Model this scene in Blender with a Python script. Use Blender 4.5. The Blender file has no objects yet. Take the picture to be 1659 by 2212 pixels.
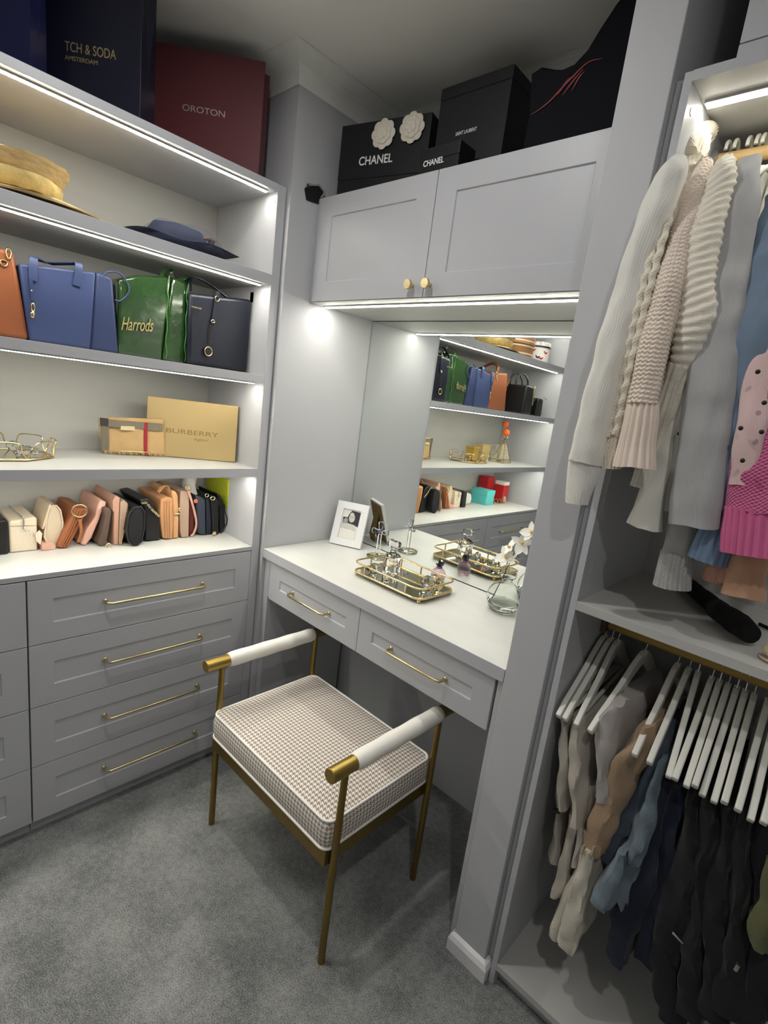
import bpy, bmesh, math, random
from mathutils import Vector, Matrix, noise
random.seed(7)
sc = bpy.context.scene
col = sc.collection
PI = math.pi

# ------------------------------------------------------------------ camera
cam = bpy.data.cameras.new('camera')
cam.sensor_width = 36.0
cam.sensor_fit = 'AUTO'
cam.lens = 18.0768
cam.shift_x, cam.shift_y = -0.014482, 0.004044
cam.clip_start = 0.02
camo = bpy.data.objects.new('camera', cam)
col.objects.link(camo)
camo.matrix_world = Matrix([[0.728118, -0.241218, 0.641606, 1.522488], [0.672766, 0.072235, -0.736321, -1.029898], [0.131268, 0.967779, 0.214879, 1.395507], [0.0, 0.0, 0.0, 1.0]])
sc.camera = camo

# ------------------------------------------------------------------ exposure, world, lamp levels
sc.view_settings.view_transform = 'Standard'
sc.view_settings.look = 'None'
sc.view_settings.gamma = 1.0
sc.view_settings.use_curve_mapping = False
sc.view_settings.exposure = 0.8
LED = 40.0            # shelf strip radiance
LEDW = 17.0          # wardrobe strip radiance
FILL = 3.4  # added fill lamp, watts
LEDV = 46.0          # vanity strip radiance
DOWN = 3.6          # ceiling downlight, watts
w = bpy.data.worlds.new('world'); sc.world = w
w.use_nodes = True
w.node_tree.nodes['Background'].inputs[0].default_value = (.5, .5, .5, 1)
w.node_tree.nodes['Background'].inputs[1].default_value = 0.02

def lamp(name, loc, watts, size, rgb):
    l = bpy.data.lights.new(name, 'AREA'); l.shape = 'DISK'; l.size = size; l.energy = watts; l.color = rgb
    o = bpy.data.objects.new(name, l); col.objects.link(o); o.location = loc
    return o
lamp('downlight_or_fill_lamp', (0.58, -0.55, 2.338), DOWN, 0.07, (1, .985, .97))
lamp('downlight_or_fill_lamp', (1.75, -1.0, 2.338), FILL, 0.07, (1, .985, .97))  # unseen lamp added behind the camera to lift the general light

# ------------------------------------------------------------------ materials
def L(r, g, b):
    f = lambda c: (c / 255 / 12.92) if c <= 10.3 else ((c / 255 + .055) / 1.055) ** 2.4
    return (f(r), f(g), f(b), 1.0)
MATS = {}
def mat(name, rgb, rough=.5, metal=0., var=0., vs=6., bump=0., bs=150., trans=0., ior=1.45, emit=0., coat=0., sheen=0., stretch=(1, 1, 1), alpha=1., spec=.5):
    m = bpy.data.materials.new(name); m.use_nodes = True
    nt = m.node_tree; b = nt.nodes['Principled BSDF']
    c = L(*rgb)
    b.inputs['Base Color'].default_value = c
    b.inputs['Roughness'].default_value = rough
    b.inputs['Metallic'].default_value = metal
    b.inputs['Transmission Weight'].default_value = trans
    b.inputs['IOR'].default_value = ior
    b.inputs['Coat Weight'].default_value = coat
    b.inputs['Coat Roughness'].default_value = .08
    b.inputs['Sheen Weight'].default_value = sheen
    b.inputs['Alpha'].default_value = alpha
    b.inputs['Specular IOR Level'].default_value = spec
    if emit:
        b.inputs['Emission Color'].default_value = c
        b.inputs['Emission Strength'].default_value = emit
    tc = nt.nodes.new('ShaderNodeTexCoord')
    mp = nt.nodes.new('ShaderNodeMapping'); mp.inputs['Scale'].default_value = stretch
    nt.links.new(tc.outputs['Object'], mp.inputs['Vector'])
    if var:
        n = nt.nodes.new('ShaderNodeTexNoise'); n.inputs['Scale'].default_value = vs; n.inputs['Detail'].default_value = 5
        nt.links.new(mp.outputs[0], n.inputs['Vector'])
        r = nt.nodes.new('ShaderNodeValToRGB')
        r.color_ramp.elements[0].position = .3; r.color_ramp.elements[1].position = .7
        r.color_ramp.elements[0].color = tuple(max(0, x * (1 - var)) for x in c[:3]) + (1,)
        r.color_ramp.elements[1].color = tuple(min(1, x * (1 + var)) for x in c[:3]) + (1,)
        nt.links.new(n.outputs[0], r.inputs[0]); nt.links.new(r.outputs[0], b.inputs['Base Color'])
    if bump:
        n = nt.nodes.new('ShaderNodeTexNoise'); n.inputs['Scale'].default_value = bs; n.inputs['Detail'].default_value = 3
        nt.links.new(mp.outputs[0], n.inputs['Vector'])
        bp = nt.nodes.new('ShaderNodeBump'); bp.inputs['Strength'].default_value = bump; bp.inputs['Distance'].default_value = .002
        nt.links.new(n.outputs[0], bp.inputs['Height']); nt.links.new(bp.outputs[0], b.inputs['Normal'])
    MATS[name] = m
    return m
def math_node(nt, op, a, b=None):
    n = nt.nodes.new('ShaderNodeMath'); n.operation = op
    for i, x in enumerate((a, b)):
        if x is None: continue
        if isinstance(x, (int, float)): n.inputs[i].default_value = x
        else: nt.links.new(x, n.inputs[i])
    return n.outputs[0]
PAINT = mat('grey_paint', (184, 185, 189), .42, bump=.04, bs=400, var=.015)
MELA = mat('pale_melamine', (184, 184, 180), .45, var=.03, vs=4, bump=.03, bs=300, stretch=(1, 1, 6))
STONE = mat('white_laminate', (206, 206, 201), .33, var=.04, vs=5, stretch=(1, 3, 3))
WALLM = mat('wall_paint', (188, 189, 192), .6, bump=.05, bs=350)
WHITEP = mat('white_gloss_paint', (225, 225, 226), .35)
CEILM = mat('ceiling_paint', (236, 236, 230), .8)
GAP = mat('dark_joint', (22, 22, 25), .8)
BRASS = mat('brushed_brass', (206, 190, 148), .3, 1., bump=.03, bs=500)
ANTIQ = mat('antique_brass', (142, 119, 64), .38, .9, bump=.05, bs=300, var=.12, vs=14)
GOLD = mat('polished_gold', (228, 203, 150), .18, 1.)
STEEL = mat('chrome_steel', (205, 205, 205), .2, 1.)
GLASS = mat('clear_glass', (252, 254, 251), .0, trans=1., ior=1.16)
CRYS = mat('lead_crystal', (255, 255, 255), .0, trans=1., ior=1.38)
MIRR = mat('mirror_silver', (236, 240, 237), .0, 1.)
LEDM = mat('led_diffuser', (255, 251, 238), .5, emit=LED)
LEDVM = mat('led_diffuser_vanity', (255, 251, 238), .5, emit=LEDV)
LEDWM = mat('led_diffuser_bright', (255, 252, 240), .5, emit=LEDW)
ALU = mat('aluminium_channel', (190, 190, 190), .35, .9)
WOOD = mat('pale_timber', (214, 180, 122), .45, var=.12, vs=10, stretch=(1, 12, 12))
BLACKL = mat('black_leather', (22, 22, 24), .42, bump=.15, bs=350)
WHITEL = mat('white_leather', (240, 237, 228), .5, bump=.1, bs=260)
HANGW = mat('white_hanger_plastic', (226, 225, 216), .38)

def carpet_material():
    m = mat('carpet', (108, 110, 112), .95, sheen=.25)
    nt = m.node_tree; b = nt.nodes['Principled BSDF']
    tc = nt.nodes.new('ShaderNodeTexCoord')
    def nz(s, d=3):
        n = nt.nodes.new('ShaderNodeTexNoise'); n.inputs['Scale'].default_value = s; n.inputs['Detail'].default_value = d
        nt.links.new(tc.outputs['Object'], n.inputs['Vector']); return n.outputs[0]
    fine, mid, big = nz(330, 4), nz(60, 3), nz(6, 5)
    s = math_node(nt, 'ADD', math_node(nt, 'MULTIPLY', fine, .5), math_node(nt, 'ADD', math_node(nt, 'MULTIPLY', mid, .15), math_node(nt, 'MULTIPLY', big, .28)))
    r = nt.nodes.new('ShaderNodeValToRGB')
    r.color_ramp.elements[0].position = .38; r.color_ramp.elements[1].position = .62
    r.color_ramp.elements[0].color = L(94, 96, 96); r.color_ramp.elements[1].color = L(192, 194, 191)
    nt.links.new(s, r.inputs[0]); nt.links.new(r.outputs[0], b.inputs['Base Color'])
    bp = nt.nodes.new('ShaderNodeBump'); bp.inputs['Strength'].default_value = .9; bp.inputs['Distance'].default_value = .006
    h = math_node(nt, 'ADD', fine, math_node(nt, 'MULTIPLY', mid, .8))
    nt.links.new(h, bp.inputs['Height']); nt.links.new(bp.outputs[0], b.inputs['Normal'])
    return m
CARPET = carpet_material()

def houndstooth():
    m = mat('houndstooth_weave', (230, 225, 215), .8, sheen=.1)
    nt = m.node_tree; b = nt.nodes['Principled BSDF']
    tc = nt.nodes.new('ShaderNodeTexCoord'); g = nt.nodes.new('ShaderNodeNewGeometry')
    sp = nt.nodes.new('ShaderNodeSeparateXYZ'); nt.links.new(tc.outputs['Object'], sp.inputs[0])
    sn = nt.nodes.new('ShaderNodeSeparateXYZ'); nt.links.new(g.outputs['Normal'], sn.inputs[0])
    A = lambda o: math_node(nt, 'ABSOLUTE', o)
    sidex = math_node(nt, 'GREATER_THAN', A(sn.outputs[0]), .72)
    up = math_node(nt, 'GREATER_THAN', A(sn.outputs[2]), .6)
    def mix(f, a, c):
        return math_node(nt, 'ADD', math_node(nt, 'MULTIPLY', f, a), math_node(nt, 'MULTIPLY', math_node(nt, 'SUBTRACT', 1, f), c))
    u = mix(sidex, sp.outputs[1], sp.outputs[0]); v = mix(up, sp.outputs[1], sp.outputs[2])
    k = 8 / .0118
    fu = math_node(nt, 'FLOOR', math_node(nt, 'MULTIPLY', math_node(nt, 'ADD', u, 10), k)); fv = math_node(nt, 'FLOOR', math_node(nt, 'MULTIPLY', math_node(nt, 'ADD', v, 10), k))
    warp = math_node(nt, 'LESS_THAN', math_node(nt, 'MODULO', fu, 8), 3.5)
    weft = math_node(nt, 'LESS_THAN', math_node(nt, 'MODULO', fv, 8), 3.5)
    over = math_node(nt, 'LESS_THAN', math_node(nt, 'MODULO', math_node(nt, 'ADD', fu, fv), 4), 1.5)
    d = mix(over, warp, weft)
    r = nt.nodes.new('ShaderNodeMix'); r.data_type = 'RGBA'
    nt.links.new(d, r.inputs[0]); r.inputs[6].default_value = L(236, 230, 220); r.inputs[7].default_value = L(146, 130, 120)
    nt.links.new(r.outputs[2], b.inputs['Base Color'])
    return m
HOUND = houndstooth()

def knit(name, rgb, su, sv, kind, strength=.6, rough=.9):
    """Woollen surface: stitch relief in UV space (metres round and along the sleeve)."""
    m = mat(name, rgb, rough, sheen=.2)
    nt = m.node_tree; b = nt.nodes['Principled BSDF']
    uv = nt.nodes.new('ShaderNodeUVMap'); sp = nt.nodes.new('ShaderNodeSeparateXYZ'); nt.links.new(uv.outputs[0], sp.inputs[0])
    U = math_node(nt, 'MULTIPLY', sp.outputs[0], 1 / su); V = math_node(nt, 'MULTIPLY', sp.outputs[1], 1 / sv)
    S = lambda o: math_node(nt, 'SINE', math_node(nt, 'MULTIPLY', o, 2 * PI))
    if kind == 'waffle': h = math_node(nt, 'MULTIPLY', S(U), S(V))
    elif kind == 'stitch':
        tri = math_node(nt, 'ABSOLUTE', math_node(nt, 'SUBTRACT', math_node(nt, 'FRACT', U), .5))
        h = math_node(nt, 'ADD', S(math_node(nt, 'ADD', V, tri)), math_node(nt, 'MULTIPLY', tri, 2.))
    else: h = S(U)
    n = nt.nodes.new('ShaderNodeTexNoise'); n.inputs['Scale'].default_value = 700
    tc = nt.nodes.new('ShaderNodeTexCoord'); nt.links.new(tc.outputs['Object'], n.inputs['Vector'])
    h = math_node(nt, 'ADD', h, math_node(nt, 'MULTIPLY', n.outputs[0], .8))
    bp = nt.nodes.new('ShaderNodeBump'); bp.inputs['Strength'].default_value = strength; bp.inputs['Distance'].default_value = min(su, sv) * .3
    nt.links.new(h, bp.inputs['Height']); nt.links.new(bp.outputs[0], b.inputs['Normal'])
    return m

# ------------------------------------------------------------------ building helpers
def obj(name, me, m=None, parent=None):
    o = bpy.data.objects.new(name, me); col.objects.link(o)
    if m and me: me.materials.append(m)
    if parent:
        o.parent = parent
        o.matrix_parent_inverse = Matrix.Translation(-parent.location)
    return o
def tag(o, label, cat=None, group=None, kind=None):
    if label: o['label'] = label
    if cat: o['category'] = cat
    if group: o['group'] = group
    if kind: o['kind'] = kind
    return o
def thing(name, label, cat, loc=(0, 0, 0), group=None, kind=None):
    o = bpy.data.objects.new(name, None); col.objects.link(o); o.location = loc; o.empty_display_size = .05
    return tag(o, label, cat, group, kind)
def dup(root):
    r = root.copy(); col.objects.link(r)
    for ch in root.children:
        c = ch.copy(); col.objects.link(c); c.parent = r
        for g in ch.children:
            d = g.copy(); col.objects.link(d); d.parent = c
    return r
def cr(pts, n):
    """Catmull-Rom resample of a list of tuples to n points."""
    P = [Vector(p) for p in pts]; P = [2 * P[0] - P[1]] + P + [2 * P[-1] - P[-2]]
    out = []; k = len(P) - 3
    for i in range(n):
        t = i / (n - 1) * k; s = min(int(t), k - 1); t -= s
        a, b, c, d = P[s:s + 4]
        out.append(.5 * ((2 * b) + (c - a) * t + (2 * a - 5 * b + 4 * c - d) * t * t + (3 * b - a - 3 * c + d) * t ** 3))
    return out
class MB:
    def __init__(s): s.v = []; s.f = []; s.uv = {}
    def add(s, v, f):
        k = len(s.v); s.v += [Vector(p) for p in v]; s.f += [tuple(i + k for i in q) for q in f]; return s
    def box(s, x0, x1, y0, y1, z0, z1):
        return s.add([(x, y, z) for z in (z0, z1) for y in (y0, y1) for x in (x0, x1)],
                     [(0, 2, 3, 1), (4, 5, 7, 6), (0, 1, 5, 4), (2, 6, 7, 3), (0, 4, 6, 2), (1, 3, 7, 5)])
    def loft(s, rings, cap=True, loop=False):
        n = len(rings[0]); v = [p for r in rings for p in r]; f = []
        m = len(rings)
        for i in range(m if loop else m - 1):
            j = (i + 1) % m
            for a in range(n):
                b = (a + 1) % n
                f.append((i * n + a, i * n + b, j * n + b, j * n + a))
        if cap and not loop: f += [tuple(range(n))[::-1], tuple((m - 1) * n + i for i in range(n))]
        return s.add(v, f)
    def tube(s, pts, r, n=10, closed=False, cap=True):
        P = [Vector(p) for p in pts]; m = len(P); rings = []; up = None
        for i, p in enumerate(P):
            if closed: t = (P[(i + 1) % m] - P[i - 1]).normalized()
            else: t = (P[min(i + 1, m - 1)] - P[max(i - 1, 0)]).normalized()
            if up is None:
                up = Vector((0, 0, 1)) if abs(t.z) < .9 else Vector((1, 0, 0))
            a = up - t * up.dot(t)
            if a.length < 1e-4: a = t.orthogonal()
            a.normalize(); up = a; b = t.cross(a)
            rr = r[i] if isinstance(r, (list, tuple)) else r
            rings.append([p + (a * math.cos(2 * PI * k / n) + b * math.sin(2 * PI * k / n)) * rr for k in range(n)])
        return s.loft(rings, cap, closed)
    def cyl(s, a, b, r, n=20, r2=None): return s.tube([a, b], [r, r if r2 is None else r2], n)
    def lathe(s, c, prof, n=28, cap=True):
        c = Vector(c)
        return s.loft([[c + Vector((r * math.cos(2 * PI * k / n), r * math.sin(2 * PI * k / n), z)) for k in range(n)] for r, z in prof], cap)
    def sph(s, c, r, nu=16, nv=10, sc3=(1, 1, 1)):
        c = Vector(c)
        return s.loft([[c + Vector((r * sc3[0] * math.sin(PI * j / nv) * math.cos(2 * PI * k / nu), r * sc3[1] * math.sin(PI * j / nv) * math.sin(2 * PI * k / nu), r * sc3[2] * math.cos(PI * j / nv))) for k in range(nu)] for j in [.03] + list(range(1, nv)) + [nv - .03]])
    def prism(s, poly, d):
        """poly: list of 3D points, d: extrusion vector"""
        d = Vector(d); return s.loft([[Vector(p) for p in poly], [Vector(p) + d for p in poly]])
    def xf(s, M): s.v = [M @ p for p in s.v]; return s
    def wob(s, amp, freq, seed=0):
        o = Vector((seed * 7.3, seed * 3.1, seed * 1.7))
        s.v = [p + noise.noise_vector(p * freq + o) * amp for p in s.v]; return s
    def build(s, name, m, parent=None, smooth=None, bevel=0, seg=2, sub=0, label=None):
        me = bpy.data.meshes.new(name); me.from_pydata([tuple(p) for p in s.v], [], s.f)
        bm = bmesh.new(); bm.from_mesh(me); bmesh.ops.recalc_face_normals(bm, faces=bm.faces); bm.to_mesh(me); bm.free()
        if smooth is not None:
            me.polygons.foreach_set('use_smooth', [True] * len(me.polygons)); me.set_sharp_from_angle(angle=math.radians(smooth))
        o = obj(name, me, m, parent)
        if bevel:
            b = o.modifiers.new('bevel', 'BEVEL'); b.width = bevel; b.segments = seg; b.limit_method = 'ANGLE'; b.angle_limit = math.radians(35)
        if sub:
            q = o.modifiers.new('subdivision', 'SUBSURF'); q.levels = sub; q.render_levels = sub
        if label: o['label'] = label
        return o
def box(name, m, parent, x0, x1, y0, y1, z0, z1, bevel=.0015, **k): return MB().box(x0, x1, y0, y1, z0, z1).build(name, m, parent, bevel=bevel, **k)
def setting(name, mb, m, label, cat, parent=None, bevel=0):
    return tag(mb.build(name, m, parent, bevel=bevel), label, cat, kind='structure')
def frame(o, u, v):
    """matrix with local x=u, y=v, z=u×v at origin o"""
    u = Vector(u).normalized(); v = Vector(v).normalized(); n = u.cross(v)
    return Matrix(((u.x, v.x, n.x, o[0]), (u.y, v.y, n.y, o[1]), (u.z, v.z, n.z, o[2]), (0, 0, 0, 1)))
def text(name, s, M, width, height, m, parent, depth=.0006, bold=0., shear=0.):
    c = bpy.data.curves.new('lettering', 'FONT'); c.body = s; c.extrude = .01; c.offset = bold; c.shear = shear
    o = bpy.data.objects.new('lettering', c); col.objects.link(o)
    me = bpy.data.meshes.new_from_object(o.evaluated_get(bpy.context.evaluated_depsgraph_get()))
    bpy.data.objects.remove(o); bpy.data.curves.remove(c)
    xs = [v.co.x for v in me.vertices]; ys = [v.co.y for v in me.vertices]
    x0, x1, y0, y1 = min(xs), max(xs), min(ys), max(ys)
    for v in me.vertices:
        v.co = M @ Vector(((v.co.x - x0) / (x1 - x0) * width, (v.co.y - y0) / (y1 - y0) * height, v.co.z / .01 * depth))
    return obj(name, me, m, parent)
def rrect(x0, x1, y0, y1, r, n=5):
    """rounded rectangle outline as (a, b) pairs"""
    o = []
    for cx, cy, a0 in ((x1 - r, y1 - r, 0), (x0 + r, y1 - r, 90), (x0 + r, y0 + r, 180), (x1 - r, y0 + r, 270)):
        for k in range(n + 1):
            a = math.radians(a0 + 90 * k / n); o.append((cx + r * math.cos(a), cy + r * math.sin(a)))
    return o

# ================================================================== the room
XA, XB, YL, YI = -.0186, -.393, -1.30, -.034      # shelving front, back, far end, near end
W, WP, YM = 1.0184, 1.1133, .4151                 # vanity recess right side, pillar right side, mirror plane
H, HC = 2.352, 2.281
YF, XR = -1.75, 2.75
setting('floor', MB().box(-.42, XR, YF, .45, -.05, 0), CARPET, 'grey cut pile carpet covering the dressing room floor', 'carpet')
setting('ceiling', MB().box(-.42, XR, YF, .45, H, H + .05), CEILM, 'plain off white plaster ceiling above the tall units', 'ceiling')
setting('wall_left', MB().box(-.42, -.406, YF, 0, 0, H), WALLM, 'pale grey wall behind the open shelving', 'wall')
setting('wall_corner', MB().box(-.42, 0, .0005, .43, 0, H), WALLM, 'pale grey wall nib between shelving and vanity recess', 'wall')
setting('wall_back', MB().box(0, XR, .43, .45, 0, H), WALLM, 'pale grey wall above the vanity cupboard', 'wall')
setting('wall_column', MB().box(W, WP, 0, .43, 0, H), WALLM, 'tall pale grey pillar between vanity and wardrobe', 'wall', bevel=.002)
setting('wall_right', MB().box(XR, XR + .02, YF, .45, 0, H), WALLM, 'pale grey wall at the far end of the wardrobe', 'wall')
setting('wall_front', MB().box(-.42, XR, YF - .02, YF, 0, H), WALLM, 'pale grey wall facing the vanity', 'wall')
# skirting round the foot of the pillar
sk = MB(); prof = [(0, 0), (.016, 0), (.016, .036), (.010, .046), (.0, .05)]
def mitre(path, prof):
    """sweep a profile (offset, z) along a plan path of (x, y, nx, ny)"""
    rings = [[(x + nx * a, y + ny * a, z) for a, z in prof] for x, y, nx, ny in path]
    return MB().loft(rings)
setting('baseboard_column', mitre([(W - .0005, .03, -.5, 0), (W - .0005, -.0005, -.5, -1), (WP + .0005, -.0005, 1, -1), (WP + .0005, .018, 1, 0)], prof), WHITEP,
        'short white skirting board round the foot of the grey pillar', 'skirting')
# coved cornice
cv = [(0, HC)] + [(.066 - .066 * math.cos(PI / 2 * t) + .0, HC + .07 * math.sin(PI / 2 * t)) for t in (.15, .3, .45, .6, .75, .9)] + [(.068, H - .001), (0, H - .001)]
setting('trim_1', mitre([(-.405, -.0005, 0, -1), (.0005, -.0005, 1, -1), (.0005, .4295, 1, -1), (W - .001, .4295, 0, -1)], cv), CEILM, 'coved cornice wrapping the wall corner above the vanity recess', 'cornice')
setting('trim_2', mitre([(-.4055, -1.7, 1, 0), (-.4055, -.07, 1, 0)], cv), CEILM, 'straight run of cornice above the gift bags', 'cornice')
# broken plaster hole with a black back box
hb = thing('socket_box', 'black wiring box in a ragged hole beside the vanity cupboard', 'socket', (.002, .09, 2.0))
hole = [(0.0485, 2.0125), (0.0579, 2.0265), (0.0830, 2.0343), (0.1049, 2.0409), (0.1195, 2.0325), (0.1283, 2.0246), (0.1122, 2.0134), (0.1113, 1.9896), (0.0850, 1.9861), (0.0591, 1.9840)]
MB().prism([(.0015, y, z) for y, z in hole], (.0015, 0, 0)).build('opening', GAP, hb)
rag = [(y, z) for y, z in hole]
MB().tube([(.004, y + .003 * math.sin(i * 9), z + .002 * math.cos(i * 7)) for i, (y, z) in enumerate(rag[1:7])], .004, 6).wob(.004, 90).build('plaster_edge', mat('broken_plaster', (150, 148, 142), .9, bump=.5, bs=120), hb)
MB().cyl((.004, rag[1][0], rag[1][1] - .003), (.008, rag[1][0], rag[1][1] - .003), .006, 10).build('screw_lug', STEEL, hb)
# ceiling downlight and the ring of the added fill lamp (above the frame)
for lx, ly, lb in ((.58, -.55, 'round recessed downlight above the chair'), (1.75, -1.0, 'ring of an added fill lamp near the wardrobe end')):
    d = thing('downlight', lb, 'light', (lx, ly, H))
    MB().loft([[(lx + r * math.cos(a * PI / 12), ly + r * math.sin(a * PI / 12), z) for a in range(24)] for r, z in ((.05, H - .001), (.05, H - .006), (.04, H - .008), (.04, H - .001))]).build('trim_ring', WHITEP, d, smooth=40)

# ================================================================== left shelving
sh = thing('shelving_unit', 'tall grey open shelving with lit shelves full of hats and handbags', 'shelving', ((XA + XB) / 2, -.65, 0))
box('end_panel', PAINT, sh, XB, XA, YI, -.003, 0, 2.0)
box('end_panel', PAINT, sh, XB, XA, YL - .02, YL, 0, 2.0)
box('back_panel', MELA, sh, XB - .01, XB, YL, YI, .82, 2.0, 0)
SHELF = ((1.979, 2.0, 'top_panel'), (1.706, 1.7375, 'shelf'), (1.396, 1.4225, 'shelf'), (1.078, 1.107, 'shelf'))
for z0, z1, nm in SHELF:
    t = box(nm, MELA if nm == 'shelf' else PAINT, sh, XB, XA - .002, YL, YI, z0, z1, 0)
    box('edge_strip', PAINT, t, XA - .002, XA, YL, YI, z0, z1, .0005)
    c = box('led_channel', ALU, t, -.0565, -.0415, YL + .03, YI - .02, z0 - (.002 if z0 < 1.2 else .004), z0, 0)
    pz = .003 if z0 < 1.2 else .0055
    MB().box(-.0545, -.0435, YL + .031, YI - .021, z0 - pz, z0 - pz + .0018).build('led_strip', LEDM, t)
for z in (1.955, 1.372):
    MB().cyl((-.032, YI, z), (-.032, YI - .0012, z), .0065, 18).build('cover_cap', WHITEP, sh, smooth=40)
wt = thing('worktop', 'white laminate shelf top running over the grey drawers', 'worktop', (-.2, -.65, .81))
MB().box(XB, XA - .001, YL, YI, .811, .8245).build('slab', STONE, wt)
MB().box(XA - .001, XA, YL, YI, .811, .8245).build('front_edge', PAINT, wt)

def pull(name, parent, a, b, out, r=.0042, m=BRASS):
    """bar handle between points a, b standing off along vector out"""
    a, b, o = Vector(a), Vector(b), Vector(out); d = (b - a).normalized()
    h = MB()
    pts = [a, a + o * .55, a + o * .85 + d * .004, a + o + d * .012] + [b + o - d * .012, b + o * .85 - d * .004, b + o * .55, b]
    h.tube(pts, r, 10)
    for p in (a, b): h.lathe((0, 0, 0), [(.0075, 0), (.0075, .002), (.0055, .004)], 14); k = h.v[-42:]; M = Matrix.Translation(p) @ Vector(out).to_track_quat('Z', 'Y').to_matrix().to_4x4(); h.v[-42:] = [M @ q for q in k]
    return h.build(name, m, parent, smooth=40)
def shaker(name, M, w, h, mx, mz, parent, m=PAINT, t=.018, dep=.004):
    """recessed-panel front in local x (width), y (height), z out; front face at z=0"""
    b = MB(); e = .0018
    O = [(0, 0), (w, 0), (w, h), (0, h)]; I = [(mx, mz), (w - mx, mz), (w - mx, h - mz), (mx, h - mz)]; I2 = [(mx + e, mz + e), (w - mx - e, mz + e), (w - mx - e, h - mz - e), (mx + e, h - mz - e)]
    v = [(x, y, -t) for x, y in O] + [(x, y, 0) for x, y in O] + [(x, y, 0) for x, y in I] + [(x, y, -dep) for x, y in I2]
    f = [(3, 2, 1, 0)]
    for i in range(4):
        j = (i + 1) % 4
        f += [(i, j, 4 + j, 4 + i), (4 + i, 4 + j, 8 + j, 8 + i), (8 + i, 8 + j, 12 + j, 12 + i)]
    f.append((12, 13, 14, 15))
    return b.add(v, f).xf(M).build(name, m, parent, bevel=.0007, seg=1)
ZD = (.8085, .6195, .4285, .2372, .0515)
for nm, ya, yb, lb in (('drawer_cabinet', -.7045, -.0345, 'grey drawer cabinet under the small handbags beside the vanity'), ('drawer_cabinet', -1.2985, -.7065, 'grey drawer cabinet furthest from the vanity with its handles out of view')):
    c = thing(nm, lb, 'cabinet', (-.2, (ya + yb) / 2, 0), 'drawer cabinets below the shelving')
    box('carcass', PAINT, c, XB, XA - .02, ya, yb, .052, .8105, 0)
    box('kickboard', PAINT, c, -.075, -.05, ya, yb, 0, .052, 0)
    for i in range(4):
        z1, z0 = ZD[i] - .0012, ZD[i + 1] + .0012
        d = shaker('drawer', frame((XA, ya + .001, z0), (0, 1, 0), (0, 0, 1)), yb - ya - .002, z1 - z0, .058, (z1 - z0 - .07) / 2 , c)
        zc = (z0 + z1) / 2 - .001
        wd = yb - ya
        pull('handle', d, (XA - .0035, ya + wd * .286, zc), (XA - .0035, ya + wd * .733, zc), (.028, 0, 0))

# ================================================================== vanity
vt = thing('desk_worktop', 'thick white laminate desk top of the vanity', 'worktop', (.5, .2, .786))
MB().box(.0015, W - .0015, .0012, YM - .006, .7865, .82).build('slab', STONE, vt, bevel=.0008)
MB().box(.0015, W - .0015, .0, .0012, .7865, .8195).build('front_edge', PAINT, vt)
vd = thing('vanity_desk', 'pair of slim grey drawers under the vanity top', 'desk', (.5, .2, .64))
box('side_panel', PAINT, vd, .002, .03, .014, YM, 0.0, .786, .001)
box('side_panel', PAINT, vd, .999, W - .002, .012, YM, 0.0, .786, .001)
box('carcass', PAINT, vd, .04, .992, .034, YM - .02, .644, .785, 0)
box('filler', PAINT, vd, .030, .0445, .016, .034, .64, .786, .0005)
for x0, x1 in ((.0455, .5145), (.5165, .9925)):
    d = shaker('drawer', frame((x0, .010, .6385), (1, 0, 0), (0, 0, 1)), x1 - x0, .1435, .058, .054, vd)
    pull('handle', d, (x0 + (x1 - x0) * .285, .0135, .708), (x0 + (x1 - x0) * .7, .0135, .708), (0, -.028, 0))
mi = thing('wall_mirror', 'large frameless mirror above the vanity top', 'mirror', (.5, YM, .82))
MB().box(.003, W - .003, YM - .004, YM, .8225, 1.6805).build('glass', MIRR, mi)
MB().box(.001, W - .001, YM, YM + .012, .8205, 1.683).build('backing', GAP, mi)
uc = thing('wall_cupboard', 'grey two door cupboard above the mirror', 'cupboard', (.5, .25, 1.683))
box('carcass', PAINT, uc, .006, W - .002, .128, YM + .014, 1.6845, 2.0035, 0)
box('underside', MELA, uc, .001, W - .002, .109, YM + .014, 1.683, 1.6845, 0)
box('side_panel', PAINT, uc, .001, .006, .109, YM + .014, 1.6845, 2.0035, 0)
for x0, x1, kx in ((.0095, .5075, .468), (.5095, 1.0155, .532)):
    d = shaker('door', frame((x0, .107, 1.6855), (1, 0, 0), (0, 0, 1)), x1 - x0, .318, .068, .06, uc)
    k = MB().lathe((0, 0, 0), [(.006, 0), (.005, .004), (.0045, .012), (.007, .015), (.0125, .017), (.0135, .019), (.0135, .0245), (.0125, .026)], 24)
    k.xf(frame((kx, .107, 1.7155), (1, 0, 0), (0, 0, 1)))
    k.build('knob', BRASS, d, smooth=35)
c = box('led_channel', ALU, uc, .016, W - .02, .158, .176, 1.679, 1.683, 0)
MB().box(.018, W - .022, .1605, .1735, 1.6775, 1.6795).build('led_strip', LEDVM, c)

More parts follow.
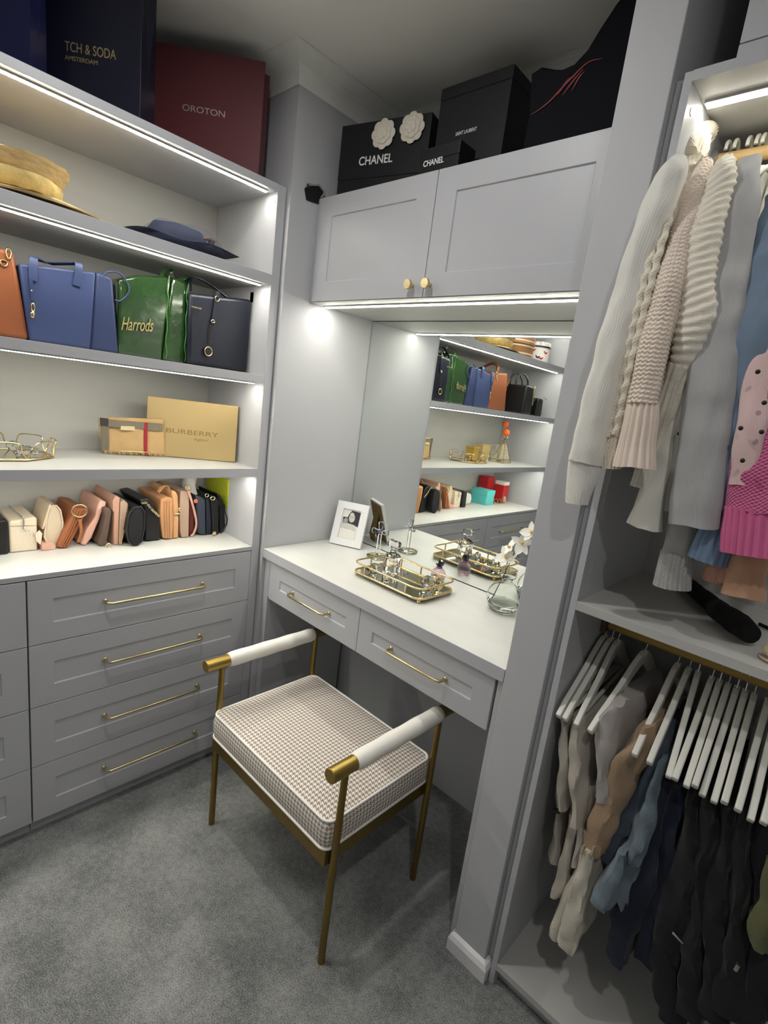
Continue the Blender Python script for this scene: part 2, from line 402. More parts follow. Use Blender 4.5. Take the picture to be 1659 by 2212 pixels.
# ================================================================== wardrobe on the right of the pillar
X0, X1, XE = 1.1325, 1.1462, 2.60
wr = thing('open_wardrobe', 'open grey wardrobe with two hanging rails beside the pillar', 'wardrobe', (1.8, .2, 0))
box('side_panel', PAINT, wr, X0, X1, .0016, .429, .0, 2.0045, .0006)
box('side_panel', PAINT, wr, XE, XE + .016, .0016, .429, 0, 2.0045, .0006)
box('filler', PAINT, wr, WP + .001, X0, .020, .034, 0, 2.0045, 0)
box('back_panel', MELA, wr, X1, XE, .415, .429, .06, 2.0045, 0)
tp = box('top_panel', MELA, wr, X1, XE, .0016, .415, 1.989, 2.0045, .0006)
box('edge_strip', PAINT, tp, X1, XE, .0004, .0016, 1.988, 2.0045, 0)
box('shelf', MELA, wr, X1, XE, .0016, .415, 1.0215, 1.0404, .0006)
box('floor_panel', MELA, wr, X1, XE, .0016, .415, .048, .066, .0006)
box('kickboard', PAINT, wr, X0, XE, .03, .045, 0, .048, 0)
c = box('led_channel', ALU, tp, X1 + .006, XE - .02, .068, .088, 1.984, 1.989, 0)
MB().box(X1 + .008, XE - .022, .071, .085, 1.982, 1.9845).build('led_strip', LEDWM, tp)
MB().cyl((X1 - .001, .03, 1.955), (X1 + .0012, .03, 1.955), .0065, 18).build('cover_cap', WHITEP, wr, smooth=40)
MB().tube([(X1 + .012, .2, 1.942), (XE - .01, .2, 1.942)], .0125, 20).build('hanging_rail', WOOD, wr, smooth=40)
MB().cyl((X1, .2, 1.942), (X1 + .014, .2, 1.942), .02, 18).build('rail_bracket', ALU, wr, smooth=40)
MB().box(X1 + .012, XE - .01, .193, .207, .935, .965).build('hanging_rail', mat('gilt_rail', (156, 128, 66), .45, .6), wr, bevel=.004)
MB().box(X1, X1 + .013, .185, .215, .925, .985).build('rail_bracket', mat('brown_bracket', (92, 66, 52), .6), wr, bevel=.002)
oc = thing('overhead_cupboard', 'plain grey overhead cupboard standing on the wardrobe top', 'cupboard', (1.7, .2, 2.0045))
box('carcass', PAINT, oc, 1.208, 2.3, .02, .42, 2.0045, 2.335, 0)
box('door', PAINT, oc, 1.208, 1.75, .001, .019, 2.0245, 2.335, .001)
box('door', PAINT, oc, 1.752, 2.3, .001, .019, 2.0245, 2.335, .001)
box('plinth', PAINT, oc, 1.208, 2.3, .001, .019, 2.0045, 2.0225, .0005)

# ================================================================== chair
def make_chair():
    c = thing('armchair', 'brass framed stool chair with houndstooth seat and white wrapped arms at the vanity', 'chair', (.53, -.11, 0))
    xl, xr, yf, yb = .256, .816, -.283, .07
    for x in (xl, xr):
        MB().tube([(x, yf - .003, 0), (x, yf - .003, .3), (x, yf + .0, .568)], [.0095, .0095, .0085], 16).build('leg', ANTIQ, c, smooth=40)
        MB().tube([(x, yb, 0), (x, yb, .3), (x, yb, .568)], [.0095, .0095, .0085], 16).build('leg', ANTIQ, c, smooth=40)
    for x in (xl + .006, xr + .008):
        a = MB().tube([(x, -.341, .578), (x, -.3395, .578), (x, .106, .578), (x, .108, .578)], [.0165, .018, .018, .0165], 28).build('arm', mat('satin_brass', (170, 144, 78), .34, .9, bump=.05, bs=260), c, smooth=40)
        # stitched leather wrap
        ys = [-.268 + i * (.318 / 24) for i in range(25)]
        r = [.0192] + [.0222 + .0006 * math.sin(i * .9) for i in range(23)] + [.0200]
        MB().tube([(x, y, .578) for y in ys], r, 30).build('arm_wrap', WHITEL, c, smooth=50)
    xa, xb, ya, yb2 = .262, .806, -.309, .078
    rl = ANTIQ
    box('front_rail', rl, c, xa + .002, xb - .002, ya + .004, ya + .012, .292, .337, .001)
    box('back_rail', rl, c, xa + .002, xb - .002, yb2 - .012, yb2 - .004, .292, .337, .001)
    box('side_rail', rl, c, xa + .002, xa + .010, ya + .013, yb2 - .013, .292, .337, .001)
    box('side_rail', rl, c, xb - .010, xb - .002, ya + .013, yb2 - .013, .292, .337, .001)
    def ring(d, z, r=.024): return [(x, y, z) for x, y in rrect(xa + d, xb - d, ya + d, yb2 - d, r, 7)]
    cu = MB(); rings = [ring(.004, .338), ring(.0, .343), ring(-.003, .362), ring(-.003, .392), ring(.001, .411), ring(.006, .4165)]
    rings += [ring(.006 + k * .03, .4165 + .011 * math.sin(min(1, k / 5) * PI / 2), max(.003, .024 - k * .004)) for k in (1, 2, 3, 4, 5)]
    cu.loft(rings); cus = cu.build('cushion', HOUND, c, smooth=50)
    for d, z in ((.002, .4155), (-.001, .341)):
        MB().tube(ring(d, z), .0036, 8, closed=True).build('piping', WHITEL, cus, smooth=60)
    return c
make_chair()

# ================================================================== things on the vanity top
ZV = .8202
# photo frame: leaning, face towards the room
pf = thing('photo_frame', 'white photo frame with a black and white portrait standing by the mirror corner', 'picture frame', (.1, .3, ZV))
(ax, ay), (bx, by) = [(0.0466, 0.2710), (0.1662, 0.3249)]
u = Vector((bx - ax, by - ay, 0)); fw = u.length; u.normalize(); n = Vector((u.y, -u.x, 0))       # n points to the room
v = (Vector((0, 0, 1)) - n * .30).normalized(); FH = .172
MF = frame((ax, ay, ZV + .004), u, v)
def fbox(a0, a1, b0, b1, c0, c1): return MB().box(a0, a1, b0, b1, c0, c1).xf(MF)
m1 = .028
fr = MB()
O = [(0, 0), (fw, 0), (fw, FH), (0, FH)]; I = [(m1, m1), (fw - m1, m1), (fw - m1, FH - m1), (m1, FH - m1)]
fr.add([(x, y, 0) for x, y in O] + [(x, y, -.012) for x, y in O] + [(x, y, 0) for x, y in I] + [(x, y, -.006) for x, y in I],
       [f for i in range(4) for j in [(i + 1) % 4] for f in ((i, j, 8 + j, 8 + i), (i, j, 4 + j, 4 + i), (8 + i, 8 + j, 12 + j, 12 + i))] + [(4, 5, 6, 7), (12, 13, 14, 15)])
fr.xf(MF).build('frame', WHITEP, pf)
pw, ph = fw - 2 * m1, FH - 2 * m1
pic = fbox(m1, fw - m1, m1, FH - m1, -.0058, -.005).build('print', mat('print_paper', (214, 213, 206), .35), pf)
def blot(name, pts, lev, m):
    MB().prism([MF @ Vector((m1 + a * pw, m1 + (1 - b) * ph, -.0049 + lev * .0002)) for a, b in pts], MF.to_3x3() @ Vector((0, 0, .0001))).build(name, m, pic)
INK = mat('print_black', (34, 32, 44), .35); MIDG = mat('print_grey', (150, 148, 142), .35); PALE = mat('print_pale', (196, 194, 186), .35); LITE = mat('print_light', (222, 220, 210), .35)
blot('printed_hair', [(.48, .03), (.98, .05), (.99, .55), (.8, .52), (.62, .5), (.4, .48), (.08, .5), (.05, .28), (.3, .28), (.36, .15)], 1, INK)
blot('printed_shoulder', [(.1, .38), (.2, .3), (.34, .33), (.36, .47), (.12, .5)], 2, MIDG)
blot('printed_face', [(.42, .13), (.5, .09), (.6, .11), (.7, .22), (.72, .32), (.66, .4), (.56, .43), (.44, .4), (.38, .28)], 2, PALE)
blot('printed_eyes', [(.42, .23), (.5, .22), (.5, .25), (.56, .25), (.56, .22), (.66, .24), (.66, .27), (.42, .26)], 3, MIDG)
blot('printed_mouth', [(.45, .35), (.53, .345), (.56, .36), (.5, .375)], 3, MIDG)
blot('printed_arm', [(.0, .5), (.2, .5), (.4, .47), (.78, .5), (.88, .6), (.84, .7), (.6, .64), (.3, .67), (.0, .66)], 3, PALE)
blot('printed_dress', [(.02, .7), (.2, .66), (.45, .7), (.6, .66), (.85, .74), (.9, .98), (.02, .98)], 3, LITE)
bk = fbox(.006, fw - .006, .006, FH - .006, -.0145, -.0122).build('backboard', mat('brown_card', (128, 100, 62), .8), pf)
MB().prism([MF @ Vector(q) for q in ((fw * .35, FH * .72, -.015), (fw * .65, FH * .72, -.015), (fw * .75, .035, -.05), (fw * .66, .012, -.052), (fw * .34, .012, -.052), (fw * .25, .035, -.05))], MF.to_3x3() @ Vector((0, 0, -.002))).build('strut', MATS['brown_card'], pf)

# gold gallery tray with mirrored base
TX0, TX1, TY0, TY1 = .353, .652, .112, .292
tr = thing('vanity_tray', 'gold gallery tray with mirrored base holding crystal bottles', 'tray', (.5, .2, ZV))
for z, rad in ((ZV + .0145, .0036), (ZV + .046, .003)):
    MB().tube([(x, y, z) for x, y in rrect(TX0, TX1, TY0, TY1, .032, 6)], rad, 8, closed=True).build('rail', GOLD, tr, smooth=60)
MB().loft([[(x, y, z) for x, y in rrect(TX0 + .003, TX1 - .003, TY0 + .003, TY1 - .003, .03, 6)] for z in (ZV + .011, ZV + .0142)]).build('mirror_base', mat('tray_mirror', (206, 206, 190), .03, 1.), tr)
for x, y in [(TX0 + .06, TY0), (TX0 + .15, TY0), (TX1 - .06, TY0), (TX0 + .06, TY1), (TX0 + .15, TY1), (TX1 - .06, TY1), (TX0, .2), (TX1, .2)]:
    MB().cyl((x, y, ZV + .014), (x, y, ZV + .046), .0026, 8).build('post', GOLD, tr, smooth=60)
for x, y in ((TX0 + .012, TY0 + .012), (TX1 - .012, TY0 + .012), (TX0 + .012, TY1 - .012), (TX1 - .012, TY1 - .012)):
    MB().sph((x, y, ZV + .0062), .0062, 12, 8).build('ball_foot', GOLD, tr, smooth=80)
ZT0 = ZV + .0146
# crystal decanter
dx, dy = .448, .200
de = thing('crystal_decanter', 'square cut crystal decanter with block stopper standing in the gold tray', 'decanter', (dx, dy, ZT0))
def oct_(w, d, z, ch): return [(dx + a, dy + b, z) for a, b in ((w - ch, -d), (w, -d + ch), (w, d - ch), (w - ch, d), (-w + ch, d), (-w, d - ch), (-w, -d + ch), (-w + ch, -d))]
MB().loft([oct_(.021, .021, ZT0 + .0005, .005), oct_(.023, .023, ZT0 + .006, .006), oct_(.023, .023, ZT0 + .064, .006), oct_(.018, .018, ZT0 + .072, .006), oct_(.0085, .0085, ZT0 + .077, .003), oct_(.0085, .0085, ZT0 + .086, .003)]).build('body', CRYS, de)
MB().loft([oct_(.014, .014, ZT0 + .006, .004), oct_(.014, .014, ZT0 + .05, .004)]).build('hollow', mat('decanter_air', (255, 255, 255), .0, trans=1., ior=1.02), de)
MB().loft([oct_(.006, .006, ZT0 + .0865, .002), oct_(.008, .006, ZT0 + .092, .002), oct_(.0235, .010, ZT0 + .097, .003), oct_(.025, .011, ZT0 + .112, .003), oct_(.019, .008, ZT0 + .119, .003)]).build('stopper', CRYS, de)
# crystal spheres and crystal block in the tray
def gem(name, label, c, r, mtl=CRYS, sq=1.):
    t = thing(name, label, 'ornament', (c[0], c[1], c[2] - r * sq), 'crystal ornaments in the gold tray')
    b = MB(); b.lathe(c, [(r * .35, -r * sq), (r * .8, -r * .62 * sq), (r, -r * .05), (r * .95, r * .2 * sq), (r * .62, r * .72 * sq), (r * .2, r * .96 * sq)], 10)
    b.build('gemstone', mtl, t); return t
gem('crystal_ball', 'clear faceted crystal ball beside the decanter foot', (.405, .165, ZT0 + .0165), .0165)
gem('crystal_ball', 'small faceted crystal ball nearest the tray front rail', (.478, .150, ZT0 + .0135), .0135)
gem('crystal_ball', 'largest faceted crystal ball at the far end of the tray', (.597, .212, ZT0 + .0225), .0225)
gem('crystal_ball', 'yellow glinting crystal ball behind the largest one', (.622, .238, ZT0 + .0195), .0195, mat('citrine_crystal', (255, 250, 214), .0, trans=1., ior=1.6))
gem('crystal_ball', 'crystal ball touching the tray rear rail', (.585, .262, ZT0 + .018), .018)
# round pink scent bottle
px_, py_ = .545, .335
pb = thing('perfume_bottle', 'round pink glass perfume bottle with black faceted cap', 'perfume', (px_, py_, ZV))
PINKG = mat('pink_glass', (232, 206, 222), .02, trans=.9, ior=1.45)
MB().lathe((px_, py_, ZV), [(.010, .0005), (.018, .002), (.0235, .012), (.0255, .023), (.0235, .034), (.016, .044), (.009, .048), (.009, .052)], 28).build('body', PINKG, pb, smooth=60)
MB().lathe((px_, py_, ZV), [(.0095, .0475), (.0105, .049), (.0105, .053), (.009, .0545)], 20).build('collar', mat('mauve_collar', (150, 100, 132), .3), pb, smooth=40)
MB().lathe((px_, py_, ZV), [(.008, .055), (.0135, .060), (.0145, .067), (.011, .075), (.005, .078)], 9).build('cap', mat('black_gem', (18, 14, 20), .08, coat=1.), pb)
# crystal cross on glass dish
cx_, cy_ = .262, .325
cc = thing('crystal_cross', 'clear crystal cross with a violet centre gem on a round glass foot', 'ornament', (cx_, cy_, ZV))
MB().lathe((cx_, cy_, ZV), [(.036, .0005), (.04, .003), (.04, .007), (.03, .010), (.01, .012)], 30).build('foot', mat('smoke_glass', (240, 240, 214), .0, trans=1., ior=1.45), cc, smooth=50)
CS = 1.22
cu_ = Vector((.93, .36, 0)); cn = Vector((.36, -.93, 0))
def cpt(a, z, d): return Vector((cx_, cy_, ZV + .012 + (z - .012) * CS)) + cu_ * a * CS + cn * d
def arm(ps):                      # flared crystal arm: list of (a, z) outline
    b = MB(); b.prism([cpt(a, z, -.0055) for a, z in ps], cn * .011); return b.build('arm', CRYS, cc, bevel=.0016, seg=1)
arm([(-.006, .012), (.006, .012), (.0048, .078), (-.0048, .078)])
arm([(-.0048, .0905), (.0048, .0905), (.0085, .112), (.006, .116), (-.006, .116), (-.0085, .112)])
arm([(-.0052, .0795), (-.0052, .0892), (-.024, .0935), (-.028, .090), (-.028, .079), (-.024, .0755)])
arm([(.0052, .0795), (.0052, .0892), (.024, .0935), (.028, .090), (.028, .079), (.024, .0755)])
MB().sph(tuple(cpt(0, .0845, .004)), .0062, 8, 6).build('gem', mat('violet_gem', (118, 98, 190), .05, trans=.4, coat=1.), cc)
# glass bowl vase with an orchid
vx, vy = .812, .318
va = thing('bud_vase', 'round clear glass vase of water holding one orchid stem', 'vase', (vx, vy, ZV))
out = [(.022, .0005), (.034, .002), (.043, .010), (.052, .028), (.0535, .046), (.049, .064), (.037, .080), (.024, .088), (.0165, .0915), (.0155, .097), (.0175, .104), (.024, .109)]
inn = [(r - .0022, z + (.004 if z < .01 else .0003)) for r, z in out][::-1]
MB().lathe((vx, vy, ZV), out + inn, 40, cap=True).build('glass', GLASS, va, smooth=60)
MB().lathe((vx, vy, ZV), [(.02, .0062), (.034, .0068), (.0424, .013), (.0495, .028), (.0503, .0285)], 40).build('water', mat('vase_water', (244, 250, 244), .0, trans=1., ior=1.33), va, smooth=60)
orc = thing('orchid_stem', 'white orchid spray with yellow centres standing in the glass vase', 'orchid', (vx, vy, ZV + .008))
sa, sb, sc_, sd, se = [(0.7696, 0.3180, 0.8355), (0.7917, 0.3180, 0.9087), (0.8116, 0.3160, 0.9762), (0.8279, 0.3120, 1.0307), (0.8538, 0.3050, 1.0865)]
MB().tube(cr([sa, sb, sc_, sd, se], 16), .0016, 8).build('stem', mat('orchid_stalk', (86, 88, 62), .6), orc, smooth=60)
PETW = mat('orchid_petal', (244, 243, 234), .5, sheen=.2, bump=.05, bs=120); PETY = mat('orchid_lip', (222, 178, 92), .5)
def petal(M, l, wd, cup=.25):
    b = MB(); nx, ny = 9, 7; g = []
    for i in range(nx):
        t = i / (nx - 1); hw = wd * math.sin(PI * min(1, .12 + .88 * t) ** .8) ** .75 + .0005
        for j in range(ny):
            s = j / (ny - 1) * 2 - 1
            g.append((s * hw, t * l, cup * l * (.9 * t * t) + .12 * wd * (s * s) + .0))
    f = [(i * ny + j, i * ny + j + 1, (i + 1) * ny + j + 1, (i + 1) * ny + j) for i in range(nx - 1) for j in range(ny - 1)]
    k = len(g); g2 = [(a, b_, c - .0006) for a, b_, c in g]
    b.add(g + g2, f + [tuple(reversed([q + k for q in ff])) for ff in f]); return b.xf(M)
def bloom(c, face, size, roll):
    face = Vector(face).normalized(); M0 = Matrix.Translation(Vector(c)) @ face.to_track_quat('Z', 'Y').to_matrix().to_4x4() @ Matrix.Rotation(roll, 4, 'Z')
    root = MB().sph(tuple(Vector(c)), .003, 8, 6).build('bloom', PETW, orc, smooth=80)
    for a, l, wd in ((90, 1., .62), (-90, 1., .62), (0, .95, .42), (140, .95, .42), (220, .95, .42)):
        petal(M0 @ Matrix.Rotation(math.radians(a), 4, 'Z') @ Matrix.Translation((0, .002, 0)), size * l, size * wd * .62, .12).build('petal', PETW, root, smooth=60)
    b = MB().sph((0, 0, .004), .0042, 10, 6, (1, 1.5, 1)).xf(M0); b.build('lip', PETY, root, smooth=80)
for (q, fc, s, rl) in zip([(0.8020, 0.3000, 0.9915), (0.8491, 0.2950, 1.0487), (0.8043, 0.3100, 1.0212), (0.8686, 0.3000, 1.0855)], ((.5, -.8, .55), (.55, -.75, .25), (-.4, -.6, .5), (.3, -.8, .4)), (.034, .036, .026, .032), (.4, 1.2, 2.0, .2)):
    bloom(q, fc, s, rl)

# ================================================================== gift bags on top of the shelving
ZU = 2.0005
def paper_bag(label, corner, deg, wd, dp, h, m, group, inward=.012, handles=None):
    """open paper carrier; corner = front right foot, deg = turn of the face towards the room"""
    a = math.radians(deg); l = Vector((-math.sin(a), -math.cos(a), 0)); i = Vector((-math.cos(a), math.sin(a), 0)); z = Vector((0, 0, 1))
    c = Vector((corner[0], corner[1], ZU)); t = thing('gift_bag', label, 'bag', tuple(c + l * wd / 2 + i * dp / 2), group)
    e = .0015
    MB().prism([c, c + l * wd, c + l * wd + z * h, c + z * h], i * e).build('front_panel', m, t, bevel=.0006)
    b = c + i * dp
    MB().prism([b, b + l * wd, b + l * wd + z * h, b + z * h], -i * e).build('back_panel', m, t)
    for s in (c, c + l * wd):
        sg = -1 if s is c else 1
        mid = s + i * dp / 2 + (l * inward if s is c else -l * inward)
        g = MB(); lo = .25 * h
        g.add([s, s + z * h, s + i * dp, s + i * dp + z * (h), mid + z * h * .97, s + i * dp / 2 + z * lo, s + i * dp / 2], [(0, 6, 5, 4, 1), (6, 2, 3, 4, 5)])
        g.build('gusset', m, t)
    MB().prism([c + z * .001, c + l * wd + z * .001, c + l * wd + i * dp + z * .001, c + i * dp + z * .001], z * .0015).build('base', m, t)
    return t, frame(c + l * wd - i * .0004, -l, z)
NAVYP = mat('navy_card', (20, 22, 40), .38, bump=.03, bs=300); NAVYB = mat('royal_navy_card', (22, 26, 66), .35)
MAROON = mat('maroon_card', (100, 46, 50), .5, bump=.04, bs=250); FOIL = mat('gold_foil', (206, 188, 130), .35, .8); SILV = mat('silver_foil', (215, 205, 205), .3, .6)
t, M = paper_bag('tall navy gift bag with gold lettering on the shelving', (-.043, -.436), 44, .248, .085, .338, NAVYP, 'gift bags above the shelving')
text('lettering', 'TCH & SODA', M @ Matrix.Translation((.066, .126, 0)), .122, .021, FOIL, t)
text('lettering', 'AMSTERDAM', M @ Matrix.Translation((.066, .1075, 0)), .078, .0095, FOIL, t)
M0 = M @ Matrix.Translation((.06, .335, -.004))
MB().tube(cr([tuple(M0 @ Vector(q)) for q in ((.02, -.03, 0), (.03, .004, .004), (.09, .006, .008), (.15, .003, .004), (.165, -.03, 0))], 14), .004, 8).build('ribbon_handle', NAVYB, t, smooth=60)
t, M = paper_bag('plain royal navy gift bag at the frame edge of the shelving', (-.09, -.657), 40, .2, .07, .33, NAVYB, 'gift bags above the shelving')
t, M = paper_bag('maroon gift bag with silver lettering on the shelving end', (-.046, -.089), 44, .335, .07, .306, MAROON, 'gift bags above the shelving', .02)
text('lettering', 'OROTON', M @ Matrix.Translation((.104, .145, 0)), .123, .0165, SILV, t)

# ================================================================== hat shelf
ZH = 1.738
STRAW = mat('straw_weave', (192, 167, 116), .75, var=.22, vs=30, bump=.6, bs=90, stretch=(1, 1, 5))
st = thing('straw_hat', 'wide floppy straw sun hat drooping over the shelf edge', 'hat', (-.16, -.64, ZH))
cx, cy = -.165, -.685
def oval(r, z, ex=1., wave=0., k=3, dx=0., dy=0., n=56, ph=0.): return [(cx + dx + r * ex * math.cos(2 * PI * i / n), cy + dy + r * math.sin(2 * PI * i / n), z + wave * math.sin(k * 2 * PI * i / n + ph)) for i in range(n)]
MB().loft([oval(.075, ZH + .017, .9), oval(.12, ZH + .012, .95, .004), oval(.17, ZH + .008, .85, .005), oval(.247, ZH + .0065, .57, .003, 3, .0), oval(.248, ZH + .0095, .57, .003, 3), oval(.17, ZH + .0125, .85, .005), oval(.12, ZH + .018, .95, .004), oval(.08, ZH + .03, .92)], cap=False).build('brim', STRAW, st, smooth=60)
MB().loft([oval(.094, ZH + .024, .95), oval(.097, ZH + .045, .95, .003), oval(.103, ZH + .062, .96, .004, 2), oval(.118, ZH + .088, .97, .003, 2), oval(.122, ZH + .099, .97, .004, 2), oval(.085, ZH + .108, .97, .003), oval(.02, ZH + .113)]).wob(.004, 30).build('crown', STRAW, st, smooth=60)
MB().loft([oval(r, z, .96, .003, 4) for r, z in ((.098, ZH + .026), (.105, ZH + .034), (.108, ZH + .05), (.107, ZH + .062), (.1, ZH + .066))], cap=False).wob(.005, 45, 2).build('hat_band', mat('gauze_band', (206, 182, 120), .9, var=.2, vs=40, bump=.8, bs=120), st, smooth=60)
nh = thing('fascinator_hat', 'navy felt fascinator with net veil lying on the shelf', 'hat', (-.17, -.27, ZH))
cx, cy = -.175, -.268
NAVF = mat('navy_felt', (31, 36, 56), .85, bump=.3, bs=200, var=.1, vs=20)
MB().loft([oval(.088, ZH + .012, .8), oval(.094, ZH + .022, .8), oval(.09, ZH + .052, .8, .002), oval(.072, ZH + .076, .8, .003), oval(.034, ZH + .087, .8), oval(.004, ZH + .089, .8)]).wob(.002, 22, 3).build('crown', NAVF, nh, smooth=60)
NET = mat('navy_net', (70, 80, 112), .9, alpha=.12)
def brim(i, n=64):
    a = 2 * PI * i / n
    return .10 + .055 * max(0, math.sin(a)) ** 1.5 + .03 * max(0, -math.sin(a)) ** 2
MB().loft([[(cx + .8 * r * f * math.cos(2 * PI * i / 64) + .0, cy + r * f * 1.05 * math.sin(2 * PI * i / 64), ZH + z + (.018 + .012 * max(0, math.sin(2 * PI * i / 64))) * (f > .8) + .004 * math.sin(5 * 2 * PI * i / 64) * (f > .8)) for i in range(64) for r in [brim(i)]] for f, z in ((.7, .016), (.9, .0165), (1.15, .015), (1.2, .016), (1.15, .0175), (.9, .0195), (.7, .026))], cap=False).build('brim', NAVF, nh, smooth=60)
MB().loft([[(cx + .02 + f * (.11 * math.cos(2 * PI * i / 40)), cy + .01 + f * .14 * math.sin(2 * PI * i / 40), ZH + z) for i in range(40)] for f, z in ((.98, .018), (.9, .04), (.62, .078), (.2, .088))]).wob(.006, 16, 5).build('veil', NET, nh, smooth=60)
q = [(-.10, -.225, ZH + .055), (-.095, -.2, ZH + .06), (-.10, -.205, ZH + .045), (-.105, -.22, ZH + .04)]
MB().tube(cr(q, 8), [.002, .006, .008, .009, .008, .006, .004, .002], 8).wob(.005, 60, 4).build('feather_tuft', mat('brown_feather', (96, 74, 62), .9), nh, smooth=60)
# beyond the frame, seen in the mirror
hbx = thing('hat_box', 'round brown striped hat box seen in the mirror', 'box', (-.19, -.93, ZH))
for nm, z0, z1, r, m in (('drum', .001, .075, .122, mat('kraft_brown', (150, 108, 70), .7, var=.1, vs=12)), ('lid', .0755, .118, .126, mat('lid_brown', (172, 128, 86), .7, var=.1, vs=12))):
    MB().lathe((-.19, -.93, ZH), [(r, z0), (r, z1)], 44).build(nm, m, hbx, smooth=30, bevel=.003)
for z in (.02, .062, .09):
    MB().lathe((-.19, -.93, ZH), [(.1225 if z < .07 else .1265, z), (.1225 if z < .07 else .1265, z + .008)], 44).build('stripe', mat('cream_stripe', (222, 204, 176), .7), hbx, smooth=30)
tn = thing('patterned_tin', 'round white tin printed with red shoes seen in the mirror', 'tin', (-.16, -1.19, ZH))
MB().lathe((-.16, -1.19, ZH), [(.068, .001), (.068, .098)], 40).build('drum', mat('white_tin', (224, 220, 216), .4), tn, smooth=30, bevel=.002)
MB().lathe((-.16, -1.19, ZH), [(.071, .0985), (.071, .128), (.066, .131)], 40).build('lid', mat('dotted_lid', (206, 202, 200), .4, var=.5, vs=60), tn, smooth=30)
MB().lathe((-.16, -1.19, ZH), [(.0715, .099), (.0715, .107)], 40).build('band', BLACKL, tn, smooth=30)
RED = mat('red_print', (178, 40, 52), .4)
for a, z in ((.3, .06), (1.0, .03), (1.5, .07), (.7, .025)):
    b = MB(); p = [(.0, .0), (.012, .004), (.02, .018), (.014, .02), (.006, .01), (-.006, .016), (-.012, .012)]
    b.prism([(-.16 + .0685 * math.cos(a + s / .068), -1.19 + .0685 * math.sin(a + s / .068), ZH + z + h) for s, h in p], (.0005 * math.cos(a), .0005 * math.sin(a), 0)).build('shoe_print', RED if a != 1.0 else BLACKL, tn)

# ================================================================== handbag shelf
ZB = 1.423
def slab(name, yz, x0, dep, m, parent, taper=1., bevel=.004, seg=3, dz=0., wob=0., freq=14):
    """prism with outline yz on plane x0, running back by dep"""
    cyy = sum(y for y, z in yz) / len(yz)
    r0 = [(x0, y, z) for y, z in yz]; rings = []
    for k in range(7):
        t = k / 6
        rings.append([(x0 - dep * t, cyy + (y - cyy) * (1 - (1 - taper) * t), z + dz * t) for y, z in yz])
    b = MB().loft(rings)
    if wob: b.wob(wob, freq, len(parent.children) + 1 if parent else 1)
    return b.build(name, m, parent, bevel=bevel, seg=seg, smooth=40)
def flatz(yz, z, n): return [(y, z if i in n else zz) for i, (y, zz) in enumerate(yz)]
TAN = mat('tan_leather', (136, 78, 46), .45, bump=.15, bs=260, var=.06, vs=9)
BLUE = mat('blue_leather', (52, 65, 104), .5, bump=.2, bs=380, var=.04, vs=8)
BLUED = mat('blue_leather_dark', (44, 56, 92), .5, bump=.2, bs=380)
GREEN = mat('green_gloss_vinyl', (32, 62, 24), .16, coat=1., var=.3, vs=9, bump=1., bs=26)
NAVL = mat('navy_leather', (19, 24, 39), .38, bump=.18, bs=380, var=.05, vs=8)
# tan backpack partly outside the frame, woven on its far side
tb = thing('tan_backpack', 'tan leather backpack with woven side beside the blue tote', 'bag', (-0.2000, -.78, ZB))
pts = flatz([(-0.6626, 1.4245), (-0.6899, 1.6264)], ZB, (0,)); (y1, _), (y2, z2) = pts
slab('body', [(y1, ZB + .001), (y2, z2), (y2 - .13, z2 + .012), (y1 - .20, ZB + .001)], -0.1250, .2, TAN, tb, .93, .01, wob=.004)
wv = MB(); DK = mat('woven_tan', (150, 92, 52), .5)
for i in range(10):
    for j in range(7):
        yy = y2 - .118 - i * .0008 - j * .0068; xx = -0.1320 - i * .018
        wv.box(xx - .007, xx + .007, yy - .004, yy + .001, ZB + .012 + j * .026, ZB + .033 + j * .026)
wv.build('woven_panel', DK, tb, bevel=.002)['kind'] = 'stuff'
MB().tube(cr([(-0.1500, y2 - .05, z2 - .01), (-0.1500, y2 - .055, z2 + .035), (-0.1900, y2 - .06, z2 + .055), (-0.2500, y2 - .06, z2 + .03), (-0.2600, y2 - .06, z2)], 14), .008, 8).build('handle', TAN, tb, smooth=60)
MB().tube([(-0.1220, y2 - .022 + .007 * math.cos(a), z2 - .03 + .007 * math.sin(a)) for a in [k * PI / 8 for k in range(16)]], .002, 6, closed=True).build('eyelet', GOLD, tb, smooth=60)
MB().tube([(-0.1220, y2 - .012 + .005 * math.cos(a), z2 - .006 + .012 * math.sin(a)) for a in [k * PI / 8 for k in range(16)]], .0022, 6, closed=True).build('hanging_ring', GOLD, tb, smooth=60)
# blue tote
bt = thing('blue_tote', 'cornflower blue leather tote with gold charm on the lit shelf', 'bag', (-0.2000, -.58, ZB))
f = [(-0.6638, 1.4221), (-0.6831, 1.6036), (-0.5102, 1.6271), (-0.5244, 1.4276)]
f = flatz(f, ZB + .001, (0, 3))
slab('body', f, -0.1200, .135, BLUE, bt, .97, .006, wob=.002)
g = flatz([(-0.5242, 1.4273), (-0.5100, 1.6300), (-0.4671, 1.6232), (-0.4490, 1.4267)], ZB + .001, (0, 3))
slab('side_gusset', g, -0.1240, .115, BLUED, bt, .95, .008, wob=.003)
def strap(name, pts, w, th, m, parent, wide=(1, 0, 0), n=24):
    P = cr(pts, n); wd = Vector(wide).normalized(); rings = []
    for i, p in enumerate(P):
        t = (P[min(i + 1, n - 1)] - P[max(i - 1, 0)]).normalized(); u = (wd - t * wd.dot(t)).normalized(); v = t.cross(u)
        rings.append([p + u * a * w / 2 + v * c * th / 2 for a, c in ((-1, -1), (1, -1), (1, 1), (-1, 1))])
    return MB().loft(rings).build(name, m, parent, bevel=.0008, smooth=40)
h1, h2, h3, h4 = [(-0.5583, 1.5802), (-0.5528, 1.6274), (-0.6500, 1.6124), (-0.6553, 1.5873)]
